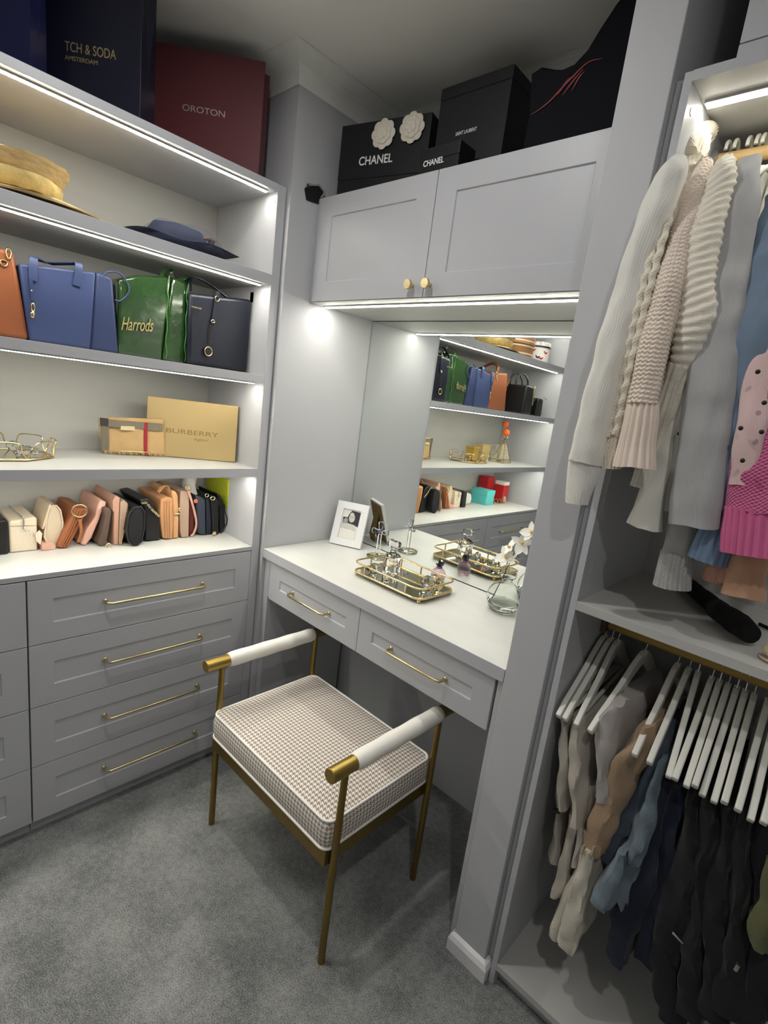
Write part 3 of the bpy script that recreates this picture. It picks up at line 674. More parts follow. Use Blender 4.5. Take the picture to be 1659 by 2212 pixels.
strap('handle', [(-0.1170, h1[0], h1[1]), (-0.1160, h2[0], h2[1] + .006), (-0.1350, h2[0] - .01, h2[1] + .008), (-0.1850, h3[0] + .045, h3[1] + .016), (-0.1500, h3[0] + .01, h3[1] + .016), (-0.1180, h3[0] - .002, h3[1] + .008), (-0.1160, h4[0], h4[1] - .018)], .018, .003, BLUE, bt, (0, 1, 0))
c1 = [(-0.6601, 1.5750), (-0.6587, 1.5449), (-0.6562, 1.5212), (-0.6565, 1.5045), (-0.6578, 1.4876)]
strap('charm_strap', [(-0.1140, y, z) for y, z in c1[:3]], .008, .002, BLUED, bt, (0, 1, 0), 8)
y, z = c1[3]
MB().tube([(-0.1130, y + .0035 * math.cos(a), z + .001 + .0105 * math.sin(a)) for a in [k * PI / 8 for k in range(16)]], .0018, 6, closed=True).build('charm_clip', GOLD, bt, smooth=60)
MB().sph((-0.1130, c1[4][0], c1[4][1]), .0055, 10, 8, (.5, 1, 1.4)).build('charm', GOLD, bt, smooth=60)
MB().sph((-0.1140, c1[1][0], c1[1][1]), .0025, 8, 6).build('stud', GOLD, bt, smooth=60)
cd = [(-0.4942, 1.6171), (-0.4828, 1.6342), (-0.4522, 1.6409), (-0.4289, 1.6189), (-0.4260, 1.5950), (-0.4464, 1.5682), (-0.4609, 1.5674)]
MB().tube(cr([(-0.1250, y, z) for y, z in cd], 24), .0026, 8).build('cord', BLUED, bt, smooth=60)
# green vinyl carrier
gb = thing('green_carrier', 'shiny green vinyl shopping carrier with gold script lettering', 'bag', (-0.1900, -.37, ZB))
f = flatz([(-0.4490, 1.4226), (-0.4492, 1.6268), (-0.4001, 1.6491), (-0.2997, 1.6670), (-0.3223, 1.4284)], ZB + .001, (0, 4))
b = slab('body', f, -0.1350, .15, GREEN, gb, .96, .008, wob=.006, freq=22)
f = flatz([(-0.3207, 1.4189), (-0.3012, 1.6693), (-0.2526, 1.6630), (-0.2452, 1.4255)], ZB + .001, (0, 3))
slab('side_gusset', f, -0.1340, .14, GREEN, gb, .93, .008, wob=.007, freq=24)
h = [(-0.3301, 1.6601), (-0.3209, 1.6727), (-0.2911, 1.6922), (-0.2933, 1.6759)]
strap('handle', [(-0.1400, h[0][0], h[0][1] - .01), (-0.1500, h[1][0], h[1][1] + .006), (-0.1700, h[2][0], h[2][1] + .004), (-0.1800, h[3][0] + .015, h[3][1] - .004), (-0.1750, h[3][0] + .03, h[3][1] - .03)], .011, .003, GREEN, gb, (0, 1, 0))
h = [(-0.2844, 1.6637), (-0.2602, 1.6684), (-0.2301, 1.6853), (-0.2267, 1.6753)]
strap('handle', [(-0.1700, h[0][0], h[0][1] - .01), (-0.1700, h[1][0], h[1][1] + .004), (-0.1800, h[2][0], h[2][1] + .005), (-0.2000, h[3][0], h[3][1] - .004), (-.21, h[3][0], h[3][1] - .03)], .011, .003, GREEN, gb, (0, 1, 0))
k = [(-0.4422, 1.4967), (-0.3535, 1.5161)]
a, b2 = Vector((-.1284, k[0][0], k[0][1] - .0)), Vector((-.1284, k[1][0], k[1][1] - .008))
text('lettering', 'Harrods', frame(tuple(a - Vector((0, 0, .006))), tuple(b2 - a), (0, 0, 1)), (b2 - a).length, .036, FOIL, gb, depth=.0008, shear=.35)
SEAM = mat('clear_vinyl_seam', (70, 128, 56), .08, coat=1.)
for (y0, _), ztop in zip([(-0.3134, 1.5451), (-0.2545, 1.5432)], (1.67, 1.66)):
    MB().tube(cr([(-0.1290 + .002 * math.sin(i * 2.3), y0 + .0022 * math.sin(i * 1.7), ZB + .006 + (ztop - ZB - .006) * i / 12) for i in range(13)], 30), .0014, 6).build('seam', SEAM, gb, smooth=60)
# navy tote
nt_ = thing('navy_tote', 'navy leather tote with hanging gold medallion at the shelf end', 'bag', (-.16, -.16, ZB))
f = flatz([(-0.2556, 1.4296), (-0.2561, 1.6370), (-0.1660, 1.6471), (-0.0231, 1.6624), (-0.0257, 1.4503), (-0.0363, 1.4240)], ZB + .001, (0, 5))
f = [(min(y, -.042), z) for y, z in f]
slab('body', f, -.11, .13, NAVL, nt_, .9, .012, 4, wob=.005, freq=18)
s1 = [(-0.1667, 1.6578), (-0.1714, 1.6319), (-0.1775, 1.5749), (-0.1812, 1.5574)]
strap('closure_strap', [(-.105, y, z) for y, z in s1], .012, .0025, NAVL, nt_, (0, 1, 0), 10)
def ringm(name, c, ry, rz, r, m, parent, n=16): return MB().tube([(c[0], c[1] + ry * math.cos(2 * PI * k / n), c[2] + rz * math.sin(2 * PI * k / n)) for k in range(n)], r, 6, closed=True).build(name, m, parent, smooth=60)
s = [(-0.1712, 1.6360), (-0.1812, 1.5658), (-0.1864, 1.5480), (-0.1870, 1.5027), (-0.1916, 1.4721)]
ringm('buckle', (-.1015, s[0][0], s[0][1]), .007, .008, .0015, GOLD, nt_)
ringm('strap_ring', (-.1015, s[1][0], s[1][1]), .006, .004, .0015, GOLD, nt_)
for i in range(6):
    t = i / 5; ringm('chain_link', (-.101, s[2][0] + (s[3][0] - s[2][0]) * t, s[2][1] + (s[3][1] - s[2][1]) * t), .002 + .001 * (i % 2), .0042, .0011, mat('dark_chain', (62, 54, 48), .4, .8), nt_, 10)
md = MB().cyl((-.103, s[4][0], s[4][1]), (-.1, s[4][0], s[4][1]), .0125, 24).build('medallion', mat('dark_enamel', (40, 36, 36), .3), nt_, smooth=40)
ringm('medallion_rim', (-.1005, s[4][0], s[4][1]), .0125, .0135, .0018, GOLD, md, 24)
hp = [(-0.2486, 1.6418), (-0.2306, 1.6675), (-0.1851, 1.6650), (-0.1289, 1.6532)]
strap('handle', [(-.118, hp[0][0], hp[0][1]), (-.15, hp[1][0], hp[1][1] + .018), (-.15, hp[2][0], hp[2][1] + .018), (-.118, hp[3][0], hp[3][1] - .004)], .012, .0035, NAVL, nt_, (1, 0, 0))
e = [(-0.0295, 1.6636), (-0.0227, 1.6885), (-0.0132, 1.6819), (-0.0234, 1.6547)]
MB().prism([(-.115, min(y, -.036), z) for y, z in e], (-.02, 0, 0)).build('zip_tab', BLACKL, nt_, bevel=.001)
l = [(-0.2559, 1.5969), (-0.2119, 1.6065)]
text('lettering', 'MICHAEL KORS', frame((-.1035, l[0][0] + .004, l[0][1] - .004), (0, 1, 0), (0, 0, 1)), .032, .0042, FOIL, nt_)
# black handbag and small black bag, seen in the mirror
bh = thing('black_handbag', 'black structured handbag with gold clasp seen in the mirror', 'bag', (-.2, -1.02, ZB))
slab('body', [(-1.075, ZB + .001), (-1.06, ZB + .165), (-.975, ZB + .17), (-.965, ZB + .001)], -.07, .2, BLACKL, bh, .96, .01, wob=.002)
for x in (-.11, -.15):
    MB().tube(cr([(x, -1.05, ZB + .16), (x - .01, -1.045, ZB + .21), (x - .03, -1.02, ZB + .238), (x - .05, -.99, ZB + .21), (x - .05, -.985, ZB + .165)], 16), .0055, 8).build('handle', mat('patent_black', (16, 16, 18), .15, coat=.6), bh, smooth=60)
MB().tube(cr([(-.066, -1.06, ZB + .15), (-.062, -1.05, ZB + .168), (-.06, -1.045, ZB + .13), (-.06, -1.048, ZB + .09), (-.06, -1.05, ZB + .06)], 16), .004, 8).build('clasp_charm', GOLD, bh, smooth=60)
sb_ = thing('small_black_bag', 'small black zipped bag seen at the mirror edge', 'bag', (-.15, -1.2, ZB))
slab('body', [(-1.235, ZB + .001), (-1.225, ZB + .11), (-1.165, ZB + .11), (-1.155, ZB + .001)], -.08, .12, BLACKL, sb_, .95, .012, wob=.002)
strap('strap', [(-.1, -1.16, ZB + .105), (-.1, -1.13, ZB + .08), (-.1, -1.11, ZB + .01)], .008, .002, BLACKL, sb_, (1, 0, 0), 8)
MB().tube([(-.075, -1.19, ZB + .112), (-.07, -1.2, ZB + .12), (-.07, -1.22, ZB + .118), (-.075, -1.25, ZB + .108)], .003, 6).build('zip_pull', BRASS, sb_, smooth=60)

# ================================================================== tray shelf
ZR = 1.1075
ht = thing('wire_tray', 'gold wire tray with looped gallery and mirror base on the lit shelf', 'tray', (-.24, -.73, ZR))
tc_ = (-.235, -.722); RA, RB = .105, .135
hexo = [(tc_[0] + RA * math.cos(2 * PI * k / 8 + .39), tc_[1] + RB * math.sin(2 * PI * k / 8 + .39)) for k in range(8)]
MB().loft([[(x, y, z) for x, y in hexo] for z in (ZR + .003, ZR + .005)]).build('mirror_base', MATS['tray_mirror'], ht)
MB().tube([(x, y, ZR + .0045) for x, y in hexo], .0032, 8, closed=True).build('rim', GOLD, ht, smooth=60)
for i in range(8):
    a, b = Vector((*hexo[i], ZR + .006)), Vector((*hexo[(i + 1) % 8], ZR + .006)); z = Vector((0, 0, 1)); o = (Vector((a.x + b.x - 2 * tc_[0], a.y + b.y - 2 * tc_[1], 0))).normalized() * .012
    MB().tube(cr([a, a.lerp(b, .12) + z * .02 + o * .5, a.lerp(b, .18) + z * .042 + o, a.lerp(b, .5) + z * .046 + o, a.lerp(b, .82) + z * .042 + o, a.lerp(b, .88) + z * .02 + o * .5, b], 22), .0018, 6).build('gallery_loop', GOLD, ht, smooth=60)
cw = thing('crystal_swan', 'clear cut crystal ornament lying in the wire tray', 'ornament', (-.2, -.66, ZR + .006))
MB().sph((-.2, -.665, ZR + .0205), .015, 9, 6, (1., 1.7, 1.)).build('body', CRYS, cw)
MB().sph((-.2, -.69, ZR + .034), .011, 8, 5, (.8, 1.4, 1.2)).build('wing', CRYS, cw)
MB().sph((-.2, -.64, ZR + .018), .012, 8, 5, (1.2, 1.0, .9)).build('tail', CRYS, cw)
cnd = thing('gold_candle', 'square gold candle box in the wire tray seen in the mirror', 'candle', (-.24, -.76, ZR + .006))
MB().box(-.27, -.215, -.79, -.735, ZR + .0062, ZR + .075).build('box', mat('gilt_card', (206, 170, 84), .3, .6), cnd, bevel=.002)
MB().box(-.273, -.212, -.793, -.732, ZR + .0752, ZR + .088).build('lid', MATS['gilt_card'], cnd, bevel=.002)
gv = thing('terrarium_vase', 'gold edged glass pyramid vase with orange balls seen in the mirror', 'vase', (-.2, -1.04, ZR))
bs = [(-.2 + a * .045, -1.04 + b * .045) for a, b in ((-1, -1), (1, -1), (1, 1), (-1, 1))]; ap = (-.2, -1.04, ZR + .145)
for x, y in bs: MB().tube([(x, y, ZR + .003), (-.2 + (x + .2) * .15, -1.04 + (y + 1.04) * .15, ZR + .145)], .0022, 6).build('edge', GOLD, gv)
MB().tube([(x, y, ZR + .003) for x, y in bs], .0022, 6, closed=True).build('base_edge', GOLD, gv)
MB().loft([[(-.2 + (x + .2) * s, -1.04 + (y + 1.04) * s, z) for x, y in bs] for s, z in ((.93, ZR + .004), (.14, ZR + .142))]).build('glass', mat('thin_pane', (250, 245, 225), .0, trans=1., ior=1.1), gv)
MB().lathe((-.2, -1.04, ZR), [(.008, .146), (.018, .158), (.016, .166)], 8).build('holder', CRYS, gv)
ORG = mat('orange_wax', (238, 104, 48), .45)
for lb, x, y, z, r in (('orange ball on the glass pyramid seen in the mirror', -.2, -1.04, .1905, .0245), ('orange ball behind touching the shelf above seen in the mirror', -.235, -1.075, .2405, .022)):
    tag(MB().sph((x, y, ZR + z), r, 20, 14, (1, 1, .92)).build('orange_ball', ORG, None, smooth=80), lb, 'ornament')
cs = thing('candle_stick', 'clear glass candle stick holding the higher orange ball', 'candlestick', (-.235, -1.075, ZR))
MB().lathe((-.235, -1.08, ZR), [(.02, .001), (.018, .006), (.005, .012), (.004, .1), (.008, .15), (.005, .2), (.012, .2195)], 12).build('stem', CRYS, cs)
for lb, m, yy, xx in (('small beige carton behind the glass pyramid', mat('beige_card', (196, 172, 120), .6), -.975, -.31), ('small white dotted carton beside the glass pyramid', mat('dotted_card', (214, 210, 200), .6, var=.35, vs=90), -1.15, -.3)):
    t = thing('small_carton', lb, 'box', (xx, yy, ZR))
    MB().box(xx - .03, xx + .03, yy - .045, yy + .045, ZR + .001, ZR + .09).build('carton', m, t, bevel=.0015)
    MB().box(xx - .031, xx + .031, yy - .046, yy + .046, ZR + .0902, ZR + .1).build('lid', m, t, bevel=.001)
# folded check scarf on a gold easel
sf = thing('check_scarf', 'folded beige check scarf with red stripe on a gold easel', 'scarf', (-.3, -.33, ZR))
xs = -.285
f = [(-0.3000, -0.4407, 1.2149), (-0.2980, -0.4088, 1.2261), (-0.2520, -0.2614, 1.2339), (-0.2520, -0.2544, 1.1158), (-0.2580, -0.2831, 1.1160), (-0.2900, -0.4104, 1.1131), (-0.2950, -0.4349, 1.1133)]; y0, y1 = f[0][1], f[2][1]
XS = lambda y: -.30 + (y - y0) / (y1 - y0) * .048
f = [(y, max(z, ZR + .006)) for x, y, z in f]
zt = f[1][1] + .0
SC = mat('camel_wool', (196, 164, 116), .9, bump=.3, bs=200, var=.06, vs=30); SCD = mat('dark_check', (66, 62, 62), .9); SCG = mat('grey_check', (124, 116, 100), .9); SCR = mat('red_check', (160, 44, 58), .9)
MB().loft([[(XS(y) + dx + .004 * math.sin(y * 60), y, z) for y, z in f] for dx in (0, -.004, -.009, -.013)]).wob(.003, 40, 3).build('folded_cloth', SC, sf, smooth=50)
def patch(name, m, a, b, c, d, off=.0018):
    ya, yb = y0 + (y1 - y0) * a, y0 + (y1 - y0) * b; za, zb = ZR + .004 + (zt - ZR - .008) * c, ZR + .004 + (zt - ZR - .008) * d
    n = 10; g = MB(); rings = []
    for i in range(n + 1):
        y = ya + (yb - ya) * i / n; xw = XS(y) + .004 * math.sin(y * 60)
        rings.append([(xw + off + .002, y, za), (xw + off + .002, y, zb), (xw - .002, y, zb), (xw - .002, y, za)])
    g.loft(rings).wob(.0012, 40, 3).build(name, m, sf, smooth=40)
patch('border_stripe', SCG, .10, .985, .76, .97); patch('border_stripe', SCD, .01, .12, .76, 1.0, .0022); patch('border_stripe', SCG, .02, .13, .02, .76, .0021); patch('red_stripe', SCR, .685, .735, .0, .97, .0026)
patch('sewn_label', mat('cream_label', (214, 196, 160), .8), .3, .53, .70, .82, .0045)
fr_ = MB()
for i in range(46):
    y = y0 + .012 + (y1 - y0 - .014) * i / 45
    fr_.tube([(XS(y) + .002, y, ZR + .012), (XS(y) + .006 + .002 * math.sin(i * 3), y + .002 * math.sin(i * 5), ZR + .0015)], .0011, 5)
q = fr_.build('fringe', SC, sf); q['kind'] = 'stuff'
es = thing('plate_easel', 'small gold wire easel holding the check scarf', 'easel', (-.275, -.33, ZR))
e = [(-0.3977, 1.1179), (-0.3979, 1.1269), (-0.3047, 1.1275), (-0.3028, 1.1118)]
MB().tube([(-.268, e[0][0], ZR + .002), (-.268, e[0][0], ZR + .014), (-.248, e[3][0], ZR + .014), (-.248, e[3][0], ZR + .002)], .0018, 6).build('front_bar', GOLD, es, smooth=60)
MB().tube([(-.268, e[0][0], ZR + .0025), (-.33, e[0][0] + .01, ZR + .0025), (-.345, (e[0][0] + e[3][0]) / 2, ZR + .11), (-.33, e[3][0] - .01, ZR + .0025), (-.248, e[3][0], ZR + .0025)], .0018, 6).build('back_leg', GOLD, es, smooth=60)
# gold fashion box standing in the shelf corner
a = math.radians(30); l = Vector((-math.sin(a), -math.cos(a), 0)); i_ = Vector((-math.cos(a), math.sin(a), 0)); c0 = Vector((-.137, -.052, ZR)); bw, bh_, bd = .292, .1985, .03
bb = thing('gold_gift_box', 'flat gold gift box with embossed lettering leaning in the shelf corner', 'box', tuple(c0))
GBX = mat('gold_pearl_card', (190, 166, 116), .42, .25, bump=.03, bs=300)
lean = (Vector((0, 0, 1)) + i_ * .06).normalized()
FB = frame(tuple(c0 + l * bw), -l, lean)
MB().box(0, bw, 0.001, bh_, -.022, 0).xf(FB).build('lid', GBX, bb, bevel=.002)
MB().box(.004, bw - .004, .005, bh_ - .004, -bd, -.0222).xf(FB).build('base', GBX, bb, bevel=.002)
DG = mat('embossed_gold', (214, 184, 118), .22, .7)
text('lettering', 'BURBERRY', FB @ Matrix.Translation((.062, .083, .0003)), .168, .0155, DG, bb)
text('lettering', 'England', FB @ Matrix.Translation((.15, .062, .0003)), .048, .011, DG, bb, shear=.4)

# ================================================================== small bags standing in a row on the drawer top
ZW = .8250
def rowbag(label, yz, xf, dep, m, bevel=.005, taper=.97, wob=.0015, name='handbag', cat='bag', drop=True, fac=1.):
    zmin = min(z for y, z in yz)
    yz = [(y, ZW + (z - zmin) * fac) for y, z in yz]
    ym_ = sum(y for y, z in yz) / len(yz)
    t = thing(name, label, cat, (xf - dep / 2, ym_, ZW), 'handbags in a row on the drawer top')
    slab('body', yz, xf, dep, m, t, taper, bevel, 3, wob=wob, freq=20)
    return t, yz
def leather(n, rgb, r=.5): return mat(n, rgb, r, bump=.18, bs=330, var=.05, vs=10)
CREAM = leather('cream_leather', (222, 208, 186)); BEIG = leather('beige_leather', (214, 194, 168)); COGN = leather('cognac_leather', (156, 96, 62)); PINK = leather('pink_leather', (220, 172, 152))
TAUP = leather('taupe_leather', (176, 150, 130)); BRWN = leather('umber_leather', (96, 80, 70)); DUST = leather('dusty_rose_leather', (196, 152, 132)); CAML = leather('camel_leather', (196, 146, 104)); MARO = leather('oxblood_leather', (96, 40, 34)); SLAT = leather('slate_leather', (56, 62, 76)); INKY = leather('ink_leather', (30, 34, 46))
t, yz = rowbag('plain black box bag at the frame edge of the row', [(-0.7036, 0.8267), (-0.7016, 0.9211), (-0.7087, 0.9298), (-0.7421, 0.9218), (-0.7471, 0.8257)], -.215, .15, BLACKL)
t, yz = rowbag('cream box bag with silver zip and tag', [(-0.6998, 0.8279), (-0.7004, 0.9157), (-0.6964, 0.9222), (-0.6356, 0.9312), (-0.6318, 0.9253), (-0.6314, 0.8277)], -.225, .155, CREAM)
zt = max(z for y, z in yz); yc = (yz[0][0] + yz[-1][0]) / 2
MB().tube(cr([(-.223, yc, ZW + .065), (-.2215, yc, ZW + .1), (-.225, yc - .002, zt + .001), (-.3, yc - .004, zt + .001), (-.375, yc - .004, zt + .001)], 20), .0022, 6).build('zip', STEEL, t, smooth=60)
tg = [(-0.6675, 0.8989), (-0.6577, 0.8896), (-0.6467, 0.8773), (-0.6388, 0.8793), (-0.6283, 0.8896), (-0.6212, 0.8776), (-0.6256, 0.8423), (-0.6369, 0.8565)]
for i in range(3): ringm('chain_link', (-.216, tg[i][0], tg[i][1]), .004, .0035, .001, STEEL, t, 10)
MB().prism([(-.2165, y, z) for y, z in tg[3:]], (-.002, 0, 0)).build('leather_tag', CREAM, t, bevel=.0006)
MB().prism([(-.222, y, z) for y, z in [(yz[0][0] + .004, ZW + .083), (yz[-1][0] - .002, ZW + .08), (yz[-1][0] - .002, ZW + .0785), (yz[0][0] + .004, ZW + .0815)]], (-.004, 0, 0)).build('seam', BEIG, t)
t, yz = rowbag('white pouch lying behind the black box bag', [(-.865, .826), (-.875, .86), (-.86, .895), (-.82, .9), (-.80, .88), (-.80, .826)], -.26, .11, leather('white_pouch', (226, 222, 212)), .012)
OV = [(-0.5901, 0.8352), (-0.6043, 0.8486), (-0.6122, 0.8712), (-0.6082, 0.9053), (-0.6018, 0.9504), (-0.5934, 0.9655), (-0.5803, 0.9677), (-0.5696, 0.9527), (-0.5634, 0.9132), (-0.5662, 0.8665), (-0.5762, 0.8416)]
t, yz = rowbag('rolled beige clutch with oval open end', OV, -.235, .14, BEIG, .004)
cy_0 = sum(y for y, z in yz) / len(yz); cz_0 = sum(z for y, z in yz) / len(yz)
MB().tube([(-.2345, y, z) for y, z in yz], .0022, 8, closed=True).build('rim', CREAM, t, smooth=60)
MB().prism([(-.2338, cy_0 + (y - cy_0) * .8, cz_0 + (z - cz_0) * .86) for y, z in yz], (-.001, 0, 0)).build('end_panel', leather('beige_lining', (206, 190, 166)), t)
fl = [(-0.6193, 0.8885), (-0.5989, 0.9609), (-0.5939, 0.9620), (-0.6132, 0.8870)]
MB().prism([(-.231, y, z) for y, z in fl], (-.12, 0, 0)).build('flap', BEIG, t, bevel=.001)
tab = [(-0.6246, 0.8336), (-0.6233, 0.8478), (-0.5892, 0.8409), (-0.5881, 0.8326)]
t2 = thing('pink_strap', 'short pink leather strap end lying under the beige clutch', 'strap', (-.22, -.62, ZW))
MB().prism([(-.215, y, ZW + .001 + i * .0) for i, (y, z) in enumerate(tab[:2])] + [(-.215, y, z) for y, z in tab[1:3]] + [(-.215, tab[3][0], ZW + .001)], (-.05, 0, 0)).build('strap', PINK, t2, bevel=.001)
t, yz = rowbag('cognac accordion bag with big gold ring handle', [(-0.5839, 0.8359), (-0.5784, 0.8287), (-0.5547, 0.8264), (-0.5312, 0.8744), (-0.5006, 0.9444), (-0.5147, 0.9497), (-0.5367, 0.9540), (-0.5447, 0.9284), (-0.5671, 0.8808)], -.215, .165, COGN)
for k in (.25, .5, .75):
    a = (yz[1][0] + (yz[2][0] - yz[1][0]) * k, ZW + .004); b = (yz[6][0] + (yz[4][0] - yz[6][0]) * k, yz[6][1] - .01)
    MB().tube([(-.2145, a[0], a[1]), (-.2135, (a[0] + b[0]) / 2 + .002, (a[1] + b[1]) / 2), (-.2145, b[0], b[1])], .0024, 6).build('pleat', COGN, t, smooth=60)
r0 = [(-0.5264, 0.9441), (-0.5257, 0.9178), (-0.5227, 0.8762), (-0.5304, 0.8428)]
MB().tube([(-.205 + .004 * math.cos(k * PI / 14), r0[0][0] + .0195 * math.cos(k * PI / 14), r0[0][1] + .0195 * math.sin(k * PI / 14)) for k in range(28)], .0024, 8, closed=True).build('ring_handle', GOLD, t, smooth=60)
strap('tab', [(-.206, r0[1][0], r0[1][1]), (-.203, r0[2][0], r0[2][1]), (-.208, r0[3][0], r0[3][1])], .009, .002, COGN, t, (0, 1, 0), 8)
t, yz = rowbag('pale pink zipped pouch leaning over the ring', [(-0.5189, 0.8351), (-0.5055, 0.8293), (-0.4885, 0.8520), (-0.4663, 0.9093), (-0.4475, 0.9715), (-0.4648, 0.9769), (-0.4739, 0.9460), (-0.4769, 0.9222), (-0.5016, 0.8851)], -.22, .165, PINK)
MB().prism([(-.2185, y, z) for y, z in [(yz[4][0] - .003, yz[4][1] - .02), (yz[4][0] - .001, yz[4][1] - .002), (yz[5][0] + .001, yz[5][1] - .002), (yz[6][0] + .001, yz[6][1])]], (-.003, 0, 0)).build('zip_end', leather('blush', (230, 190, 172)), t, bevel=.0008)
t, yz = rowbag('umber pouch with silver zip charm', [(-0.4792, 0.8261), (-0.4658, 0.8177), (-0.4545, 0.8224), (-0.4447, 0.8712), (-0.4383, 0.9316), (-0.4454, 0.9442), (-0.4614, 0.9422), (-0.4585, 0.9150), (-0.4661, 0.8673)], -.195, .18, BRWN)
q = [(-0.4521, 0.8318), (-0.4506, 0.8208), (-0.4495, 0.8453)]
ringm('zip_charm', (-.182, q[0][0], q[0][1]), .006, .006, .0022, BRASS, t, 12); MB().sph((-.182, q[1][0], q[1][1] + .004), .004, 8, 6).build('charm_bead', BRASS, t, smooth=60)
t, yz = rowbag('dusty rose folded wallet bag', [(-0.4319, 0.8203), (-0.4188, 0.8181), (-0.4175, 0.9301), (-0.4153, 0.9756), (-0.4264, 0.9837), (-0.4359, 0.9676), (-0.4361, 0.9330), (-0.4323, 0.9297)], -.195, .18, DUST, .003)
t, yz = rowbag('thin rose wallet with gold edge', [(-0.4178, 0.8207), (-0.4122, 0.8187), (-0.4031, 0.8685), (-0.3918, 0.9557), (-0.4044, 0.9701), (-0.4153, 0.9616), (-0.4163, 0.8729)], -.19, .18, TAUP, .003)
MB().tube([(-.189, yz[1][0], yz[1][1] + .002), (-.189, yz[2][0], yz[2][1]), (-.189, yz[3][0] - .001, yz[3][1] - .003)], .0022, 6).build('gold_edge', GOLD, t, smooth=60)
t, yz = rowbag('rolled black leather clutch with dark open end', [(-0.3836, 0.8214), (-0.3989, 0.8384), (-0.4049, 0.8745), (-0.3980, 0.9278), (-0.3824, 0.9509), (-0.3625, 0.9529), (-0.3506, 0.9352), (-0.3488, 0.8800), (-0.3572, 0.8336), (-0.3710, 0.8199)], -.165, .215, BLACKL, .004)
cy_0 = sum(y for y, z in yz) / len(yz); cz_0 = sum(z for y, z in yz) / len(yz)
MB().tube([(-.1645, y, z) for y, z in yz], .0022, 8, closed=True).build('rim', leather('black_rim', (40, 40, 42)), t, smooth=60)
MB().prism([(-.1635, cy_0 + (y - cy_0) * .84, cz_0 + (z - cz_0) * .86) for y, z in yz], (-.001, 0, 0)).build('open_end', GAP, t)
t, yz = rowbag('black flap bag with gold chain', [(-0.3337, 0.8328), (-0.2807, 0.8293), (-0.2904, 0.9123), (-0.3121, 0.9672), (-0.3269, 0.9823), (-0.3564, 0.9763), (-0.3390, 0.9437), (-0.3350, 0.8876)], -.195, .18, BLACKL, .006)
ch = [(-0.3498, 0.9632), (-0.3383, 0.9653), (-0.3275, 0.9509), (-0.3166, 0.9363), (-0.3058, 0.9272), (-0.2969, 0.9167)]
for i in range(10):
    s = i / 9 * (len(ch) - 1); k = min(int(s), len(ch) - 2); f = s - k
    y, z = ch[k][0] * (1 - f) + ch[k + 1][0] * f, ch[k][1] * (1 - f) + ch[k + 1][1] * f
    ringm('chain_link', (-.186 + .002 * (i % 2), y, z), .0034, .0028, .0012, BRASS, t, 10)
t, yz = rowbag('camel accordion shoulder bag with loop strap', [(-0.2741, 0.8295), (-0.2407, 0.8246), (-0.2388, 0.8793), (-0.2449, 0.9694), (-0.2499, 0.9748), (-0.2680, 0.9776), (-0.2854, 0.9700), (-0.2863, 0.9120)], -.195, .185, CAML)
for k in (.3, .52, .74):
    y0_, y1_ = yz[0][0] + (yz[1][0] - yz[0][0]) * k, yz[6][0] + (yz[3][0] - yz[6][0]) * k
    MB().tube([(-.1935, y0_, ZW + .005), (-.1925, (y0_ + y1_) / 2, ZW + .06), (-.1935, y1_, yz[3][1] - .006)], .0022, 6).build('pleat', CAML, t, smooth=60)
s = [(-0.2896, 0.9923), (-0.2740, 1.0127), (-0.2576, 1.0107), (-0.2526, 0.9880)]
strap('loop_strap', [(-.21, y, z) for y, z in s], .014, .0025, CAML, t, (1, .3, 0), 12)
t, yz = rowbag('light tan saddle bag with gold buckle', [(-0.2377, 0.8364), (-0.2200, 0.8385), (-0.2198, 0.9070), (-0.2261, 0.9915), (-0.2329, 1.0060), (-0.2443, 1.0121), (-0.2496, 1.0038), (-0.2432, 0.9665), (-0.2390, 0.9085)], -.195, .18, leather('light_tan', (206, 158, 112)))
q = [(-0.2227, 0.9328), (-0.2307, 0.9174)]
MB().sph((-.189, q[0][0], q[0][1]), .005, 10, 8, (.6, 1, 1.4)).build('clasp', mat('pale_gold', (240, 226, 190), .2, 1.), t, smooth=60); MB().cyl((-.19, q[1][0] - .008, q[1][1]), (-.19, q[1][0] + .008, q[1][1]), .0032, 8).build('buckle_bar', MATS['pale_gold'], t, smooth=60)
t, yz = rowbag('upright taupe crossbody bag', [(-0.2084, 0.8253), (-0.1811, 0.8241), (-0.1846, 0.9341), (-0.1871, 0.9900), (-0.1923, 0.9960), (-0.2183, 0.9964), (-0.2170, 0.9068), (-0.2141, 0.8504)], -.195, .185, TAUP)
t, yz = rowbag('oxblood pouch with pink wrist strap', [(-0.1765, 0.8286), (-0.1609, 0.8301), (-0.1630, 0.9136), (-0.1731, 0.9500), (-0.1817, 0.9564)], -.2, .17, MARO, .003)
s = [(-0.1977, 1.0092), (-0.1894, 0.9858), (-0.1687, 0.9229), (-0.1589, 0.8741), (-0.1678, 0.8386), (-0.1780, 0.8321)]
strap('wrist_strap', [(-.19, y, max(z, ZW + .004)) for y, z in s], .008, .002, DUST, t, (0, 1, .3), 16)
ringm('strap_ring', (-.187, s[0][0], s[0][1]), .008, .0085, .0022, MATS['pale_gold'], t, 12)
t, yz = rowbag('slate blue leather pouch with coral tag', [(-0.1440, 0.8345), (-0.1142, 0.8262), (-0.1227, 0.9608), (-0.1348, 0.9689), (-0.1621, 0.9814), (-0.1548, 0.9310)], -.2, .17, SLAT)
q = [(-0.1635, 0.9585)]; MB().cyl((-.196, *q[0]), (-.193, *q[0]), .0075, 16).build('coral_tag', mat('coral_tag', (214, 104, 84), .5), t, smooth=40)
t, yz = rowbag('ink navy pouch with silver top ring', [(-0.1117, 0.8259), (-0.0922, 0.8302), (-0.0991, 0.8968), (-0.1080, 0.9601), (-0.1206, 0.9637)], -.2, .17, INKY, .003)
